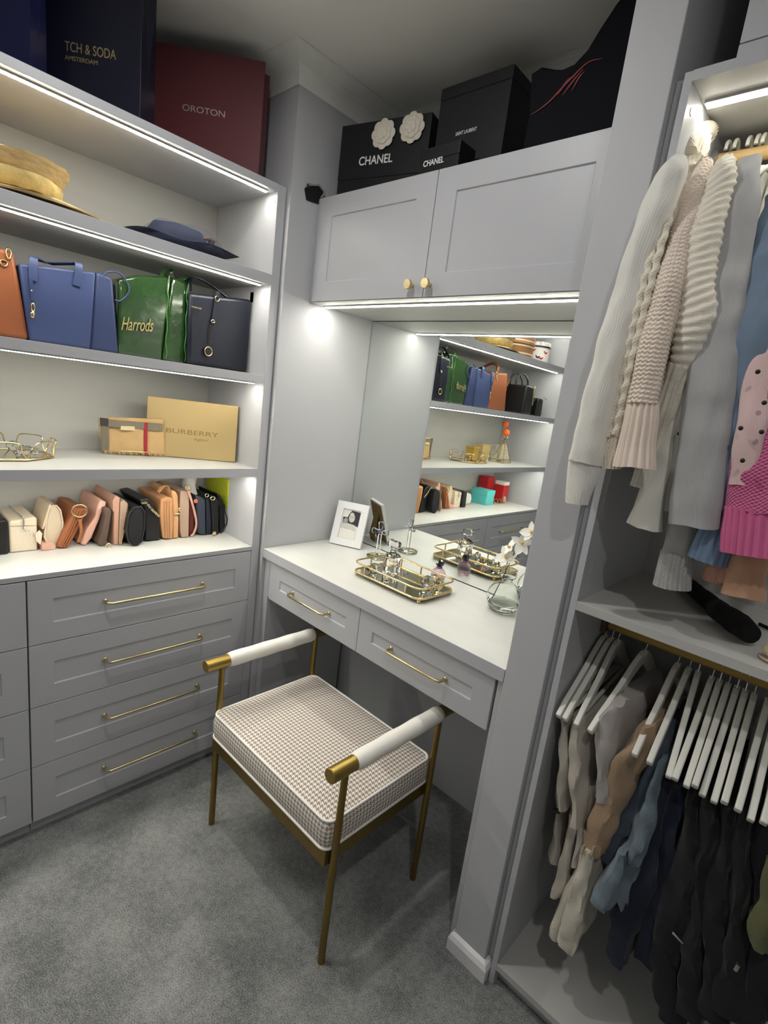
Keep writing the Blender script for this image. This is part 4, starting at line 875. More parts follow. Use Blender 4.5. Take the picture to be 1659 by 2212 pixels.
q = [(-0.1235, 0.9781)]; ringm('top_ring', (-.192, *q[0]), .0065, .0065, .0018, STEEL, t, 12)
t, yz = rowbag('black bag with gold medallion charm', [(-0.0908, 0.8336), (-0.0660, 0.8352), (-0.0715, 0.9578), (-0.0849, 0.9798), (-0.1056, 0.9656), (-0.0967, 0.8979)], -.195, .17, BLACKL)
q = [(-0.0935, 0.8347), (-0.1027, 0.9670), (-0.0928, 0.8501)]
MB().cyl((-.182, q[0][0], max(q[0][1], ZW + .009)), (-.179, q[0][0], max(q[0][1], ZW + .009)), .008, 18).build('medallion', GOLD, t, smooth=40); ringm('strap_ring', (-.188, q[1][0], q[1][1]), .0085, .0065, .0022, MATS['pale_gold'], t, 12)
t, yz = rowbag('slim black wristlet with looped strap against the folder', [(-0.0572, 0.8339), (-0.0343, 0.8557), (-0.0466, 0.9450), (-0.0637, 0.9829), (-0.0770, 0.9896), (-0.0640, 0.9242)], -.205, .15, BLACKL)
s = [(-0.0721, 0.9344), (-0.0531, 0.9426), (-0.0460, 0.9079), (-0.0264, 0.8875), (-0.0281, 0.8623), (-0.0444, 0.8573)]
strap('looped_strap', [(-.195, min(y, -.037), z) for y, z in s], .007, .002, BLACKL, t, (1, 0, 0), 18)
t = thing('tissue_bundle', 'crumpled white tissue behind the black pouches', 'tissue', (-.3, -.13, ZW))
MB().sph((-.325, -.125, ZW + .11), .05, 18, 12, (.9, .55, 2.15)).wob(.012, 26, 4).build('tissue', mat('white_tissue', (222, 220, 214), .8), t, smooth=40)
t, yz = rowbag('lime green folder standing against the end panel', [(-0.0297, 0.8294), (-0.0197, 0.8316), (-0.0307, 1.0367), (-0.0390, 1.0384)], -.2, .17, mat('lime_card', (184, 192, 48), .5), .0015, 1., 0, 'lime_folder', 'folder')
# seen in the mirror only
t = thing('teal_box', 'flat turquoise gift box on the drawer top seen in the mirror', 'box', (-.27, -1.0, ZW))
MB().box(-.33, -.21, -1.05, -.96, ZW + .0005, ZW + .062).build('box', mat('turquoise_card', (96, 200, 200), .5), t, bevel=.001)
MB().box(-.332, -.208, -1.052, -.958, ZW + .0622, ZW + .094).build('lid', MATS['turquoise_card'], t, bevel=.001)
REDB = mat('red_lacquer_card', (190, 36, 40), .35)
for lb, x0, x1, y0, y1, h in (('tall dark red box behind its twin seen in the mirror', -.37, -.30, -1.17, -1.09, .165), ('bright red box with white label seen in the mirror', -.29, -.22, -1.235, -1.17, .145)):
    t = thing('red_box', lb, 'box', ((x0 + x1) / 2, (y0 + y1) / 2, ZW + .008), 'red boxes in the little tray')
    MB().box(x0, x1, y0, y1, ZW + .008, ZW + .008 + h * .78).build('box', REDB, t, bevel=.0015)
    MB().box(x0 - .0008, x1 + .0008, y0 - .0008, y1 + .0008, ZW + .0082 + h * .78, ZW + h).build('lid', REDB if x0 < -.3 else mat('white_lid', (226, 222, 218), .4), t, bevel=.0015)
    MB().box(x1 + .0001, x1 + .0008, y0 + .02, y1 - .02, ZW + .012, ZW + .045).build('paper_label', WHITEP, t)
t = thing('wavy_tray', 'gold wave edged tray under the red boxes', 'tray', (-.29, -1.17, ZW))
oval_ = [(-.295 + .088 * math.cos(k * PI / 24), -1.165 + .098 * math.sin(k * PI / 24)) for k in range(48)]
MB().loft([[(x, y, z) for x, y in oval_] for z in (ZW + .003, ZW + .0065)]).build('mirror_base', MATS['tray_mirror'], t)
for s in (0, PI): MB().tube([(-.295 + .09 * math.cos(k * PI / 48), -1.165 + .1 * math.sin(k * PI / 48), ZW + .02 + .0145 * math.sin(k * PI / 4 + s)) for k in range(96)], .0022, 6, closed=True).build('wave_rail', GOLD, t, smooth=60)

# ================================================================== boxes on top of the wall cupboard
ZC = 2.0045
BLKC = mat('black_card', (20, 21, 25), .5, bump=.03, bs=300); BLK2 = mat('black_matt_card', (24, 25, 29), .6, bump=.03, bs=300); WTXT = mat('white_print', (232, 232, 228), .5)
def carton(label, o, deg, wd, dp, h, m, lid=.35):
    a = math.radians(deg); M = frame((o[0], o[1], ZC), (math.cos(a), math.sin(a), 0), (0, 0, 1))
    t = thing('gift_box', label, 'box', (o[0], o[1], ZC), 'black gift boxes on the cupboard')
    MB().box(.001, wd - .001, .0005, h * (1 - lid), -dp + .001, -.001).xf(M).build('base', m, t, bevel=.0008)
    MB().box(0, wd, h * (1 - lid) + .0004, h, -dp, 0).xf(M).build('lid', m, t, bevel=.0012)
    return t, M
(bx0, bz0), = [(0.0608, 2.0168)]
t, M = carton('large black gift box with two white camellias', (bx0, .130), 13, .318, .14, .207, BLKC, .75)
text('lettering', 'CHANEL', M @ Matrix.Translation((.078, .088, .0004)), .122, .0245, WTXT, t, bold=.012)
CAMW = mat('cream_camellia', (226, 220, 204), .8)
for fx, fy in ((.160, .166), (.258, .172)):
    c0 = M @ Vector((fx, fy, .004)); n3 = (M.to_3x3() @ Vector((0, 0, 1))).normalized()
    MQ = Matrix.Translation(c0) @ n3.to_track_quat('Z', 'Y').to_matrix().to_4x4()
    core = MB().sph((0, 0, .004), .011, 12, 8, (1, 1, .5)).xf(MQ).build('camellia', CAMW, t, smooth=60)
    for ringn, rr, cnt, sz, hh in ((0, .026, 8, .0165, .001), (1, .017, 7, .0135, .006), (2, .009, 5, .010, .010)):
        for k in range(cnt):
            a = 2 * PI * k / cnt + ringn * .4
            MB().sph((rr * math.cos(a), rr * math.sin(a), hh), sz, 12, 6, (1, 1, .22)).xf(MQ).build('petal', CAMW, core, smooth=60)
t, M = carton('tall black gift box with small white lettering', ([(0.3966, 2.1011)][0][0], .20), 1, .232, .19, .256, BLK2, .12)
text('lettering', 'SAINT LAURENT', M @ Matrix.Translation((.072, .124, .0004)), .07, .0095, WTXT, t, bold=.01)
a0, a1 = [(0.4265, 2.0274), (0.5621, 2.0675)]
t, M = carton('small black gift box in front of the other two', (a0[0], .115), 0, a1[0] - a0[0], .068, a1[1] - ZC, BLKC, .5)
text('lettering', 'CHANEL', M @ Matrix.Translation(((a1[0] - a0[0]) * .12, .018, .0004)), (a1[0] - a0[0]) * .52, .015, WTXT, t, bold=.014)
# slumped glossy garment bag with red print
t = thing('garment_bag', 'slumped glossy black garment bag with red streaks beside the pillar', 'bag', (.86, .25, ZC))
out_ = [(0.7533, 2.0182), (0.7542, 2.0821), (0.7452, 2.1626), (0.7665, 2.1717), (0.8196, 2.1580), (0.8472, 2.1619), (0.8717, 2.1780), (0.8951, 2.2037), (0.9207, 2.2389)]
out_ = [(x, min(max(z, ZC + .001), 2.335)) for x, z in out_] + [(1.0, 2.335), (1.012, ZC + .001)]
out_[0] = (out_[0][0], ZC + .001)
GLB = mat('black_gloss_fabric', (9, 9, 16), .7, spec=.12)
rings = []
for k, (y, s) in enumerate(((.118, .96), (.126, 1.), (.18, 1.), (.27, .98), (.36, .95), (.38, .88))):
    cxm = .88; rings.append([(cxm + (x - cxm) * s, y + (.01 * math.sin(x * 40) if k == 1 else 0), ZC + .001 + (z - ZC - .001) * s) for x, z in out_])
MB().loft(rings).wob(.002, 14, 3).build('body', GLB, t, smooth=50)
RS = mat('red_print_streak', (120, 30, 36), .6)
for p2, w_ in (([(0.7585, 2.0770), (0.7809, 2.0841), (0.8046, 2.0956), (0.8288, 2.1145), (0.8524, 2.1315), (0.8804, 2.1481), (0.9112, 2.1467)], .006), ([(0.8200, 2.1032), (0.8379, 2.1234), (0.8553, 2.1307)], .009), ([(0.8535, 2.1015), (0.8650, 2.1228), (0.8759, 2.1330)], .006), ([(0.8324, 2.0979), (0.8499, 2.1180), (0.8721, 2.1384)], .006)):
    p3 = [(x, .1165, z) for x, z in p2]
    b = MB().tube(cr(p3, 20), [.35 * w_ * (.25 + .75 * math.sin(PI * k / 19)) for k in range(20)], 6)
    b.v = [Vector((q.x, .1165 + (q.y - .1165) * .15, q.z)) for q in b.v]; b.build('red_streak', RS, t, smooth=60)

# ================================================================== clothes on the upper rail
def lerp_list(v, t):
    s = t * (len(v) - 1); k = min(int(s), len(v) - 2); return v[k] + (v[k + 1] - v[k]) * (s - k)
def sleeve(name, pts, hw, m, parent, ratio=1., n=110, nr=56, disp=None, fold=.004, seed=1, cap=True):
    """soft tube along pts; hw = half widths (m) along it; disp(theta, s, t) = extra radius"""
    P = cr(pts, n); L_ = 0; rings = []; uvs = []
    o = Vector((seed * 3.7, seed * 1.3, seed * 2.9))
    for i, p in enumerate(P):
        if i: L_ += (p - P[i - 1]).length
        t = i / (n - 1); T = (P[min(i + 1, n - 1)] - P[max(i - 1, 0)]).normalized()
        V = Vector((0, 1, 0)); V = (V - T * V.dot(T)).normalized(); U = T.cross(V).normalized()
        a = lerp_list(hw, t); b = a * ratio; rg = []
        for k in range(nr):
            th = 2 * PI * k / nr; d = disp(th, L_, t) if disp else 0
            q = p + U * (a + d) * math.cos(th) + V * (b + d) * math.sin(th)
            q += noise.noise_vector(q * 22 + o) * fold + noise.noise_vector(Vector((q.x * 60, q.y * 60, q.z * 9)) + o) * fold * .5
            rg.append(q); uvs.append((th * (a + b) / 2, L_))
        rings.append(rg)
    b = MB().loft(rings, cap)
    me_o = b.build(name, m, parent, smooth=48)
    me = me_o.data; uvl = me.uv_layers.new(name='UVMap')
    for poly in me.polygons:
        ids = [me.loops[li].vertex_index for li in poly.loop_indices]
        wrap = max(i % nr for i in ids) == nr - 1 and min(i % nr for i in ids) == 0
        for li in poly.loop_indices:
            vi = me.loops[li].vertex_index; u_, v_ = uvs[vi]
            if wrap and vi % nr == 0: u_ = 2 * PI * (uvs[vi + nr - 1][0] / (2 * PI * (nr - 1) / nr))
            uvl.data[li].uv = (u_, v_)
    return me_o
def ribs(k, amp): return lambda th, s, t: amp * (abs(math.sin(k * th / 2)) - .5) * 1.6
def torso(name, x, zt, zb, m, parent, hx=.014, y0=.03, y1=.37, seed=1, lean=0.):
    """knit body hanging side on: thin in x, deep in y"""
    rings = []; ym_ = .2; nr = 48; o = Vector((seed * 5.1, seed * 2.2, seed * 1.1))
    for i in range(40):
        t = i / 39; z = zt + (zb - zt) * t; sh = min(1, .28 + 2.6 * (zt - z)) if zt - z < .3 else 1
        hyf = (ym_ - y0) * sh; hyb = (y1 - ym_) * sh; rg = []
        for k in range(nr):
            th = 2 * PI * k / nr; c, s = math.cos(th), math.sin(th)
            hxx = hx * (.55 + .45 * min(1, t * 4)) * (1 + .25 * math.sin(th * 5 + seed + t * 2))
            q = Vector((x + lean * t + hxx * (abs(c) ** .7) * (1 if c > 0 else -1), ym_ + (hyb if s > 0 else hyf) * s, z))
            rg.append(q + noise.noise_vector(Vector((q.x * 20, q.y * 22, q.z * 7)) + o) * .006)
        rings.append(rg)
    b = MB().loft(rings).build(name, m, parent, smooth=70)
    me = b.data; uvl = me.uv_layers.new(name='UVMap')
    for lp in me.loops:
        co = me.vertices[lp.vertex_index].co; uvl.data[lp.index].uv = (co.y, co.z)
    return b
K = {}
def sweater(label, x, m, zt=1.885, zb=1.3, hx=.013, y0=.03, seed=1, cat='sweater', name='sweater', lean=0.):
    t = thing(name, label, cat, (x, .2, zb), 'knitwear on the upper rail')
    torso('body', x, zt, zb, m, t, hx, y0, seed=seed, lean=lean)
    return t
WFINE = knit('white_fine_knit', (222, 220, 212), .004, .004, 'rib', .15)
WAFF = knit('cream_waffle_knit', (220, 212, 194), .006, .006, 'waffle', .5)
CABL = knit('cream_cable_knit', (224, 216, 198), .006, .006, 'waffle', .3)
CHNK = knit('oat_chunky_knit', (234, 218, 202), .009, .0075, 'stitch', .45); OATR = knit('oat_rib', (234, 218, 204), .004, .004, 'rib', .1); PNKR = knit('hot_pink_rib', (206, 100, 146), .004, .004, 'rib', .1); BLUR = knit('steel_blue_rib', (120, 142, 170), .004, .004, 'rib', .1)
CARD = knit('cream_rib_knit', (226, 219, 204), .005, .004, 'stitch', .15)
SMTH = knit('ivory_jersey', (218, 216, 206), .003, .003, 'rib', .1)
STRI = knit('cream_stripe_jersey', (214, 208, 196), .003, .003, 'rib', .1); NAVJ = knit('navy_jersey', (24, 26, 38), .003, .003, 'rib', .1); REDJ = knit('red_jersey', (140, 30, 46), .003, .003, 'rib', .1)
GREY = knit('grey_marl_jersey', (168, 168, 168), .003, .003, 'rib', .15); GRYK = knit('grey_rib_knit', (166, 166, 162), .004, .004, 'stitch', .3)
BLUJ = knit('steel_blue_jersey', (108, 126, 146), .003, .003, 'rib', .1); BLUK = knit('steel_blue_knit', (120, 142, 170), .006, .006, 'waffle', .6)
PNKD = knit('pale_pink_knit', (216, 186, 184), .003, .003, 'rib', .12); HOTP = knit('hot_pink_knit', (206, 100, 146), .007, .006, 'waffle', .8)
ROSE = knit('dusky_rose_knit', (176, 132, 114), .004, .004, 'rib', .25); TANJ = knit('tan_jersey', (178, 140, 112), .003, .003, 'rib', .1)

t = sweater('white fine knit cardigan nearest the pillar with ribbed cuff', 1.172, WFINE, 1.90, 1.36, .011, .04, 1)
sleeve('sleeve', [(1.1543, -0.0100, 1.8628), (1.1550, -0.0250, 1.8283), (1.1463, -0.0400, 1.7553), (1.1350, -0.0500, 1.6514), (1.1335, -0.0600, 1.5707), (1.1310, -0.0650, 1.4595), (1.1290, -0.0650, 1.3299)], [.014, .026, .028, .027, .026, .030, .033], WFINE, t, .8, seed=2)
sleeve('cuff', [(1.1279, -0.0650, 1.3350), (1.1286, -0.0650, 1.2895), (1.1303, -0.0670, 1.2508)], [.031, .027, .0215], WFINE, t, .7, 40, 64, ribs(26, .0008), .002, 3)
sleeve('collar', [(1.1503, 0.0600, 1.8910), (1.1454, 0.0800, 1.9188), (1.1418, 0.1000, 1.9484)], [.016, .018, .010], WAFF, t, 1.4, 40, 56, None, .006, 4)
t = sweater('cream cable knit pullover with lace collar beside the white cardigan', 1.186, WAFF, 1.905, 1.33, .012, .05, 2)
sleeve('sleeve', [(1.1480, 0.0600, 1.8876), (1.1516, 0.0350, 1.8247), (1.1522, 0.0000, 1.7331), (1.1542, -0.0300, 1.6515), (1.1599, -0.0450, 1.5618), (1.1655, -0.0500, 1.4599), (1.1679, -0.0500, 1.3844)], [.014, .024, .029, .030, .024, .019, .018], WAFF, t, .9, seed=5,
       disp=lambda th, s, tt: .0045 * max(0, math.cos(th - .5)) ** 6 * (1 + .8 * math.sin(s * 260)) + .004 * max(0, math.cos(th + .35)) ** 8 * (1 + .8 * math.sin(s * 260 + 2)))
for dx_ in (0, 1):
    cp = [(1.1659, 0.0000, 1.8596), (1.1714, -0.0300, 1.7918), (1.1755, -0.0520, 1.7156), (1.1769, -0.0660, 1.6345), (1.1742, -0.0680, 1.5464), (1.1712, -0.0660, 1.4629), (1.1711, -0.0660, 1.3884)] if dx_ else [(1.1568, 0.0000, 1.8540), (1.1608, -0.0300, 1.7860), (1.1634, -0.0520, 1.7094), (1.1647, -0.0660, 1.6274), (1.1627, -0.0680, 1.5406), (1.1601, -0.0660, 1.4570), (1.1611, -0.0660, 1.3836)]
    sleeve('cable', cp, [.004, .006, .0062, .0062, .006], CABL, t, .8, 220, 20, lambda th, s, tt: .0013 * math.sin(s * 230 + th), .0008, 60 + dx_)
sleeve('cuff', [(1.1674, -0.0500, 1.3903), (1.1693, -0.0500, 1.3545), (1.1729, -0.0500, 1.3264)], [.018, .019, .019], CABL, t, .8, 40, 64, ribs(22, .0014), .0015, 6)
sleeve('collar', [(1.1566, 0.0700, 1.8938), (1.1490, 0.0900, 1.9237), (1.1415, 0.1200, 1.9576), (1.1489, 0.1500, 1.9702)], [.014, .019, .018, .012], CABL, t, 1.3, 50, 64, ribs(18, .002), .004, 7)
t = sweater('oat coloured chunky knit jumper with flared ribbed cuff', 1.208, CHNK, 1.895, 1.36, .013, .045, 3)
sleeve('sleeve', [(1.1816, 0.0500, 1.8762), (1.1903, 0.0200, 1.8101), (1.1969, -0.0200, 1.7304), (1.2028, -0.0500, 1.6521), (1.2055, -0.0650, 1.5477), (1.2095, -0.0700, 1.4484)], [.014, .023, .0235, .0235, .0245, .025], CHNK, t, .9, 200, 84, lambda th, s, tt: .0016 * math.sin(s * 840 + (1.6 if math.sin(th * 14) > 0 else 0)) * abs(math.cos(th * 14)) if tt > .35 else 0, .003, 8)
sleeve('cuff', [(1.2088, -0.0700, 1.4515), (1.2133, -0.0700, 1.4104), (1.2159, -0.0700, 1.3741), (1.2194, -0.0700, 1.3375)], [.0225, .026, .029, .034], OATR, t, .75, 70, 96, ribs(15, .0035), .002, 9, False)
t = sweater('cream ribbed cardigan with a bent sleeve', 1.232, CARD, 1.895, 1.36, .013, .05, 4)
sleeve('sleeve', [(1.2165, 0.0500, 1.8750), (1.2236, 0.0200, 1.8268), (1.2271, 0.0000, 1.7660), (1.2315, -0.0200, 1.7019), (1.2392, -0.0300, 1.6480), (1.2541, -0.0350, 1.5951), (1.2513, -0.0300, 1.5434), (1.2418, -0.0200, 1.4936), (1.2327, -0.0100, 1.4412), (1.2245, 0.0000, 1.3731), (1.2166, 0.0000, 1.2968)], [.014, .024, .027, .027, .029, .032, .029, .021, .020, .018, .016], CARD, t, .9, 220, 72,
       lambda th, s, tt: (.0015 * math.sin(s * 420 + 9 * (1 - tt * 1.4) * math.sin(th + .9)) if tt < .64 else .0015 * math.cos(11 * th)), .004, 10)
t = sweater('ivory jersey top with a smooth bell sleeve', 1.252, SMTH, 1.89, 1.36, .012, .06, 5, 'top', 'jersey_top')
sleeve('sleeve', [(1.2200, 0.0400, 1.6499), (1.2322, 0.0200, 1.5181), (1.2376, 0.0000, 1.4216), (1.2388, 0.0000, 1.3103), (1.2396, 0.0000, 1.2254)], [.014, .016, .018, .022, .032], SMTH, t, .55, 90, 48, None, .004, 11)
t = sweater('thin ivory knit with a narrow sleeve behind the grey one', 1.268, SMTH, 1.88, 1.36, .01, .06, 6)
sleeve('sleeve', [(1.2372, 0.0400, 1.6022), (1.2430, 0.0300, 1.4538), (1.2530, 0.0200, 1.3521), (1.2626, 0.0200, 1.2640)], [.011, .012, .011, .013], SMTH, t, .8, 80, 40, None, .003, 12)
MB().sph([(1.2607, 0.0000, 1.4063)][0], .0035, 10, 8).build('button', BLACKL, t, smooth=60)
t = sweater('striped jersey in cream navy and red squeezed by the grey top', 1.283, STRI, 1.88, 1.36, .01, .05, 7)
p = [(1.2429, 0.0400, 1.8060), (1.2430, 0.0200, 1.7561), (1.2478, 0.0050, 1.7004), (1.2541, 0.0000, 1.6509), (1.2591, 0.0000, 1.6020)]
for a_, b_, m_ in ((0, .28, STRI), (.28, .5, NAVJ), (.5, .68, STRI), (.68, .88, REDJ), (.88, 1., NAVJ)):
    q = cr(p, 51); seg = [tuple(q[int(50 * (a_ + (b_ - a_) * k / 5))]) for k in range(6)]
    sleeve('sleeve_band', seg, [.016, .016], m_, t, .8, 24, 32, None, .002, 13)
t = sweater('grey marl jersey top with a broad flat sleeve', 1.305, GREY, 1.90, 1.36, .014, .06, 8, 'top', 'jersey_top')
sleeve('sleeve', [(1.2510, 0.0500, 1.8687), (1.2610, 0.0200, 1.7895), (1.2699, 0.0000, 1.7009), (1.2794, -0.0200, 1.6271), (1.2965, -0.0350, 1.5145), (1.3106, -0.0400, 1.3935), (1.3269, -0.0400, 1.2556)], [.018, .030, .034, .035, .039, .039, .0395], GREY, t, .5, 150, 56, None, .0035, 14)
t = sweater('grey ribbed pullover whose cuff hangs below the marl top', 1.325, GRYK, 1.86, 1.3, .013, .05, 9)
sleeve('sleeve', [(1.2940, 0.0200, 1.3509), (1.3003, 0.0200, 1.2573), (1.3023, 0.0200, 1.1864)], [.026, .028, .028], GRYK, t, .8, 70, 48, None, .004, 15)
sleeve('cuff', [(1.3019, 0.0200, 1.1917), (1.3039, 0.0200, 1.1549), (1.3074, 0.0200, 1.1256)], [.0278, .030, .032], GRYK, t, .8, 40, 84, ribs(24, .0016), .001, 16)
t = sweater('steel blue jersey top with long straight sleeve', 1.35, BLUJ, 1.88, 1.36, .013, .04, 10, 'top', 'jersey_top')
sleeve('sleeve', [(1.3047, 0.0500, 1.8078), (1.3223, 0.0100, 1.6962), (1.3428, -0.0300, 1.5748), (1.3502, -0.0300, 1.4747), (1.3544, -0.0300, 1.3852), (1.3553, -0.0250, 1.2909)], [.016, .026, .026, .023, .02, .017], BLUJ, t, .6, 120, 44, None, .005, 17)
t = sweater('steel blue textured knit with wide ribbed cuff', 1.372, BLUK, 1.87, 1.3, .014, .06, 11)
sleeve('sleeve', [(1.3672, 0.0000, 1.3839), (1.3638, 0.0000, 1.3238), (1.3619, 0.0000, 1.2728)], [.024, .026, .026], BLUK, t, .8, 60, 56, None, .003, 18)
sleeve('cuff', [(1.3619, 0.0000, 1.2786), (1.3584, 0.0000, 1.2359), (1.3550, 0.0000, 1.1948)], [.0255, .028, .030], BLUR, t, .75, 40, 72, ribs(14, .003), .001, 19)
t = sweater('pale pink cardigan dotted with small black beads', 1.40, PNKD, 1.87, 1.36, .012, .07, 12)
pp = [(1.3546, 0.0000, 1.6911), (1.3599, -0.0200, 1.5907), (1.3678, -0.0400, 1.4968), (1.3748, -0.0500, 1.4213), (1.3842, -0.0500, 1.3391)]
sleeve('sleeve', pp, [.020, .023, .0225, .021, .0195], PNKD, t, .6, 120, 44, None, .004, 20)
for q in [(1.3665, -0.0780, 1.5108), (1.3782, -0.0780, 1.3775), (1.3921, -0.0780, 1.4237), (1.3849, -0.0750, 1.4668), (1.3638, -0.0750, 1.4258)]:
    MB().sph(q, .0036, 10, 8).build('bead', BLACKL, t, smooth=60)
t = sweater('hot pink textured jumper with ribbed hem', 1.455, HOTP, 1.85, 1.30, .016, .06, 13)
sleeve('front_panel', [(1.3899, -0.0300, 1.5206), (1.4020, -0.0350, 1.4076), (1.4196, -0.0400, 1.3012)], [.04, .05, .055], HOTP, t, .45, 130, 72, None, .004, 21)
sleeve('hem', [(1.4184, -0.0400, 1.3085), (1.4247, -0.0400, 1.2667), (1.4296, -0.0400, 1.2333)], [.0535, .053, .053], PNKR, t, .45, 50, 110, ribs(26, .003), .0015, 22)
t = sweater('dusky rose knit hanging below the blue cuff', 1.43, ROSE, 1.85, 1.36, .014, .06, 14)
sleeve('sleeve', [(1.3646, 0.0300, 1.3229), (1.3731, 0.0300, 1.2325), (1.3791, 0.0300, 1.1577)], [.024, .027, .028], ROSE, t, .7, 70, 56, None, .004, 23)
sleeve('sleeve', [(1.3791, 0.0150, 1.2776), (1.3843, 0.0150, 1.2205), (1.3908, 0.0150, 1.1627)], [.012, .012, .013], ROSE, t, .7, 60, 40, ribs(9, .001), .002, 24)
t = sweater('tan jersey with a bell sleeve under the hot pink jumper', 1.47, TANJ, 1.85, 1.36, .014, .06, 15, 'top', 'jersey_top')
sleeve('sleeve', [(1.4065, 0.0000, 1.2857), (1.4132, 0.0000, 1.2188), (1.4213, 0.0000, 1.1508)], [.024, .027, .032], TANJ, t, .5, 70, 48, None, .005, 25)
# hangers on the upper rail
ORD = ['first', 'second', 'third', 'fourth', 'fifth', 'sixth', 'seventh', 'eighth', 'ninth', 'tenth', 'eleventh', 'twelfth', 'thirteenth', 'fourteenth', 'fifteenth', 'sixteenth', 'seventeenth']
def hook(name, m, parent, r, top, rr):
    pts = [(0, 0, -.012), (0, 0, .012), (0, .004, .022)] + [(0, rr * math.cos(a), top + rr * math.sin(a)) for a in [math.radians(d) for d in (-20, 10, 40, 70, 100, 130, 160, 190)]]
    pts = [(0, 0, -.012), (0, 0, .01), (0, .007, top * .45)] + pts[3:]
    return MB().tube(cr(pts, 34), r, 8).build(name, m, parent, smooth=60)
h0 = thing('clothes_hanger', '', 'hanger', (0, 0, 0), 'hangers on the upper rail')
hook('hook', HANGW, h0, .0036, .044, .0165)
MB().tube(cr([(0, -.17, -.085), (0, -.12, -.05), (0, -.05, -.018), (0, 0, -.004), (0, .05, -.018), (0, .12, -.05), (0, .17, -.085)], 30), .005, 8).build('shoulders', HANGW, h0, smooth=60)
for i, x in enumerate((1.172, 1.186, 1.208, 1.222, 1.232, 1.252, 1.268, 1.305, 1.35, 1.40, 1.455)):
    o = h0 if i == 0 else dup(h0)
    o.location = (x, .2, 1.942 - .0165 + .0145 - .028); o['label'] = 'slim white hanger, %s from the pillar on the upper rail' % ORD[i]

# ================================================================== hangers and trousers on the lower rail
def make_hanger():
    t = thing('trouser_hanger', '', 'hanger', (0, 0, 0), 'wide hangers on the lower rail')
    pts = [(0, .004), (.018, -.003), (.045, -.019), (.09, -.053), (.135, -.082), (.158, -.096), (.168, -.099), (.198, -.124)]
    hh = [.016, .017, .0155, .0135, .0125, .0125, .0095, .0085]
    for sg in (-1, 1):
        up, dn = [], []
        for i, (a, z) in enumerate(pts):
            p0 = pts[max(i - 1, 0)]; p1 = pts[min(i + 1, len(pts) - 1)]; d = Vector((p1[0] - p0[0], p1[1] - p0[1])).normalized(); nn = Vector((-d.y, d.x))
            up.append((0, sg * (a + nn.x * hh[i]), z + nn.y * hh[i])); dn.append((0, sg * (a - nn.x * hh[i]), z - nn.y * hh[i]))
        MB().prism([(-.0058, y, z) for _, y, z in up + dn[::-1]], (.0116, 0, 0)).build('arm', HANGW, t, bevel=.0025)
    hook('hook', STEEL, t, .0016, .0605, .0175)
    MB().cyl((0, -.14, -.108), (0, .14, -.108), .005, 12).build('trouser_bar', HANGW, t, smooth=40)
    return t
hg = make_hanger()
HX = [(1.1575, 1.1575), (1.1725, 1.177), (1.188, 1.201), (1.249, 1.235), (1.32, 1.323), (1.343, 1.353), (1.362, 1.386), (1.388, 1.4015), (1.4035, 1.417), (1.419, 1.4325), (1.4345, 1.448), (1.45, 1.4635), (1.4655, 1.48), (1.489, 1.503), (1.506, 1.52), (1.53, 1.541)]
for i, (a, b) in enumerate(HX):
    o = hg if i == 0 else dup(hg)
    zz = (0, 0, 0, .004, .004, .004, -.01, -.004, -.009, .006, -.01, -.012, .004, .002, -.008, .004)[i]
    o.location = (a, .2, .898); o.rotation_euler = (-zz / .2, (-1.5, 1, 0, 2, 0, 1, -1, 1.5, -1, .5, 1, -1, 0, 1, -1, 1)[i] * .015, math.atan2(b - a, .2))
    o['label'] = 'white wooden trouser hanger, %s from the pillar on the lower rail' % ORD[i]
def drape(name, pts, hx, m, parent, yb=.33, n=60, nr=44, fold=.009, seed=1, hyk=None):
    """hanging cloth: pts = front edge centre (x, y, z), hx = half thickness"""
    P = cr(pts, n); rings = []; o = Vector((seed * 4.1, seed * 1.9, seed * .7))
    for i, p in enumerate(P):
        t = i / (n - 1); a = lerp_list(hx, t); bk = lerp_list(yb, t) if isinstance(yb, list) else yb; ymid = (p.y + bk) / 2; hy = (bk - p.y) / 2; rg = []
        for k in range(nr):
            th = 2 * PI * k / nr; c, s = math.cos(th), math.sin(th)
            q = Vector((p.x + a * abs(c) ** .6 * (1 if c > 0 else -1), ymid + hy * abs(s) ** .8 * (1 if s > 0 else -1), p.z))
            w_ = noise.noise(Vector((th * 1.7, p.z * 6, seed * 3.3))) * a * .55 + noise.noise(Vector((th * 4.2, p.z * 22, seed * 1.9))) * a * .22
            q.x += w_; q.y -= abs(w_) * .6
            rg.append(q + noise.noise_vector(Vector((q.x * 34, q.y * 26, q.z * 14)) + o) * fold)
        rings.append(rg)
    return MB().loft(rings).build(name, m, parent, smooth=48)
def cloth(name, rgb, v=.06, bs=260): return mat(name, rgb, .9, var=v, vs=16, bump=.35, bs=bs, sheen=.1)
STON = cloth('stone_linen', (176, 170, 158)); STO2 = cloth('pale_stone_linen', (184, 176, 164)); GRYL = cloth('dove_grey_twill', (176, 170, 166)); TANT = cloth('tan_twill', (168, 142, 116)); WHTD = cloth('ecru_denim', (206, 200, 184))
DNG = cloth('grey_blue_denim', (74, 84, 98), .15); DNL = cloth('light_blue_denim', (112, 126, 137), .35); NVD = cloth('dark_navy_denim', (22, 28, 48), .15); BLD = cloth('black_denim', (15, 15, 20), .1); OLV = cloth('olive_twill', (96, 98, 66))
def trousers(label, x, m): return thing('trousers', label, 'trousers', (x, .2, .3), 'trousers on the lower rail')
t = trousers('stone linen trousers nearest the pillar on the lower rail', 1.17, STON)
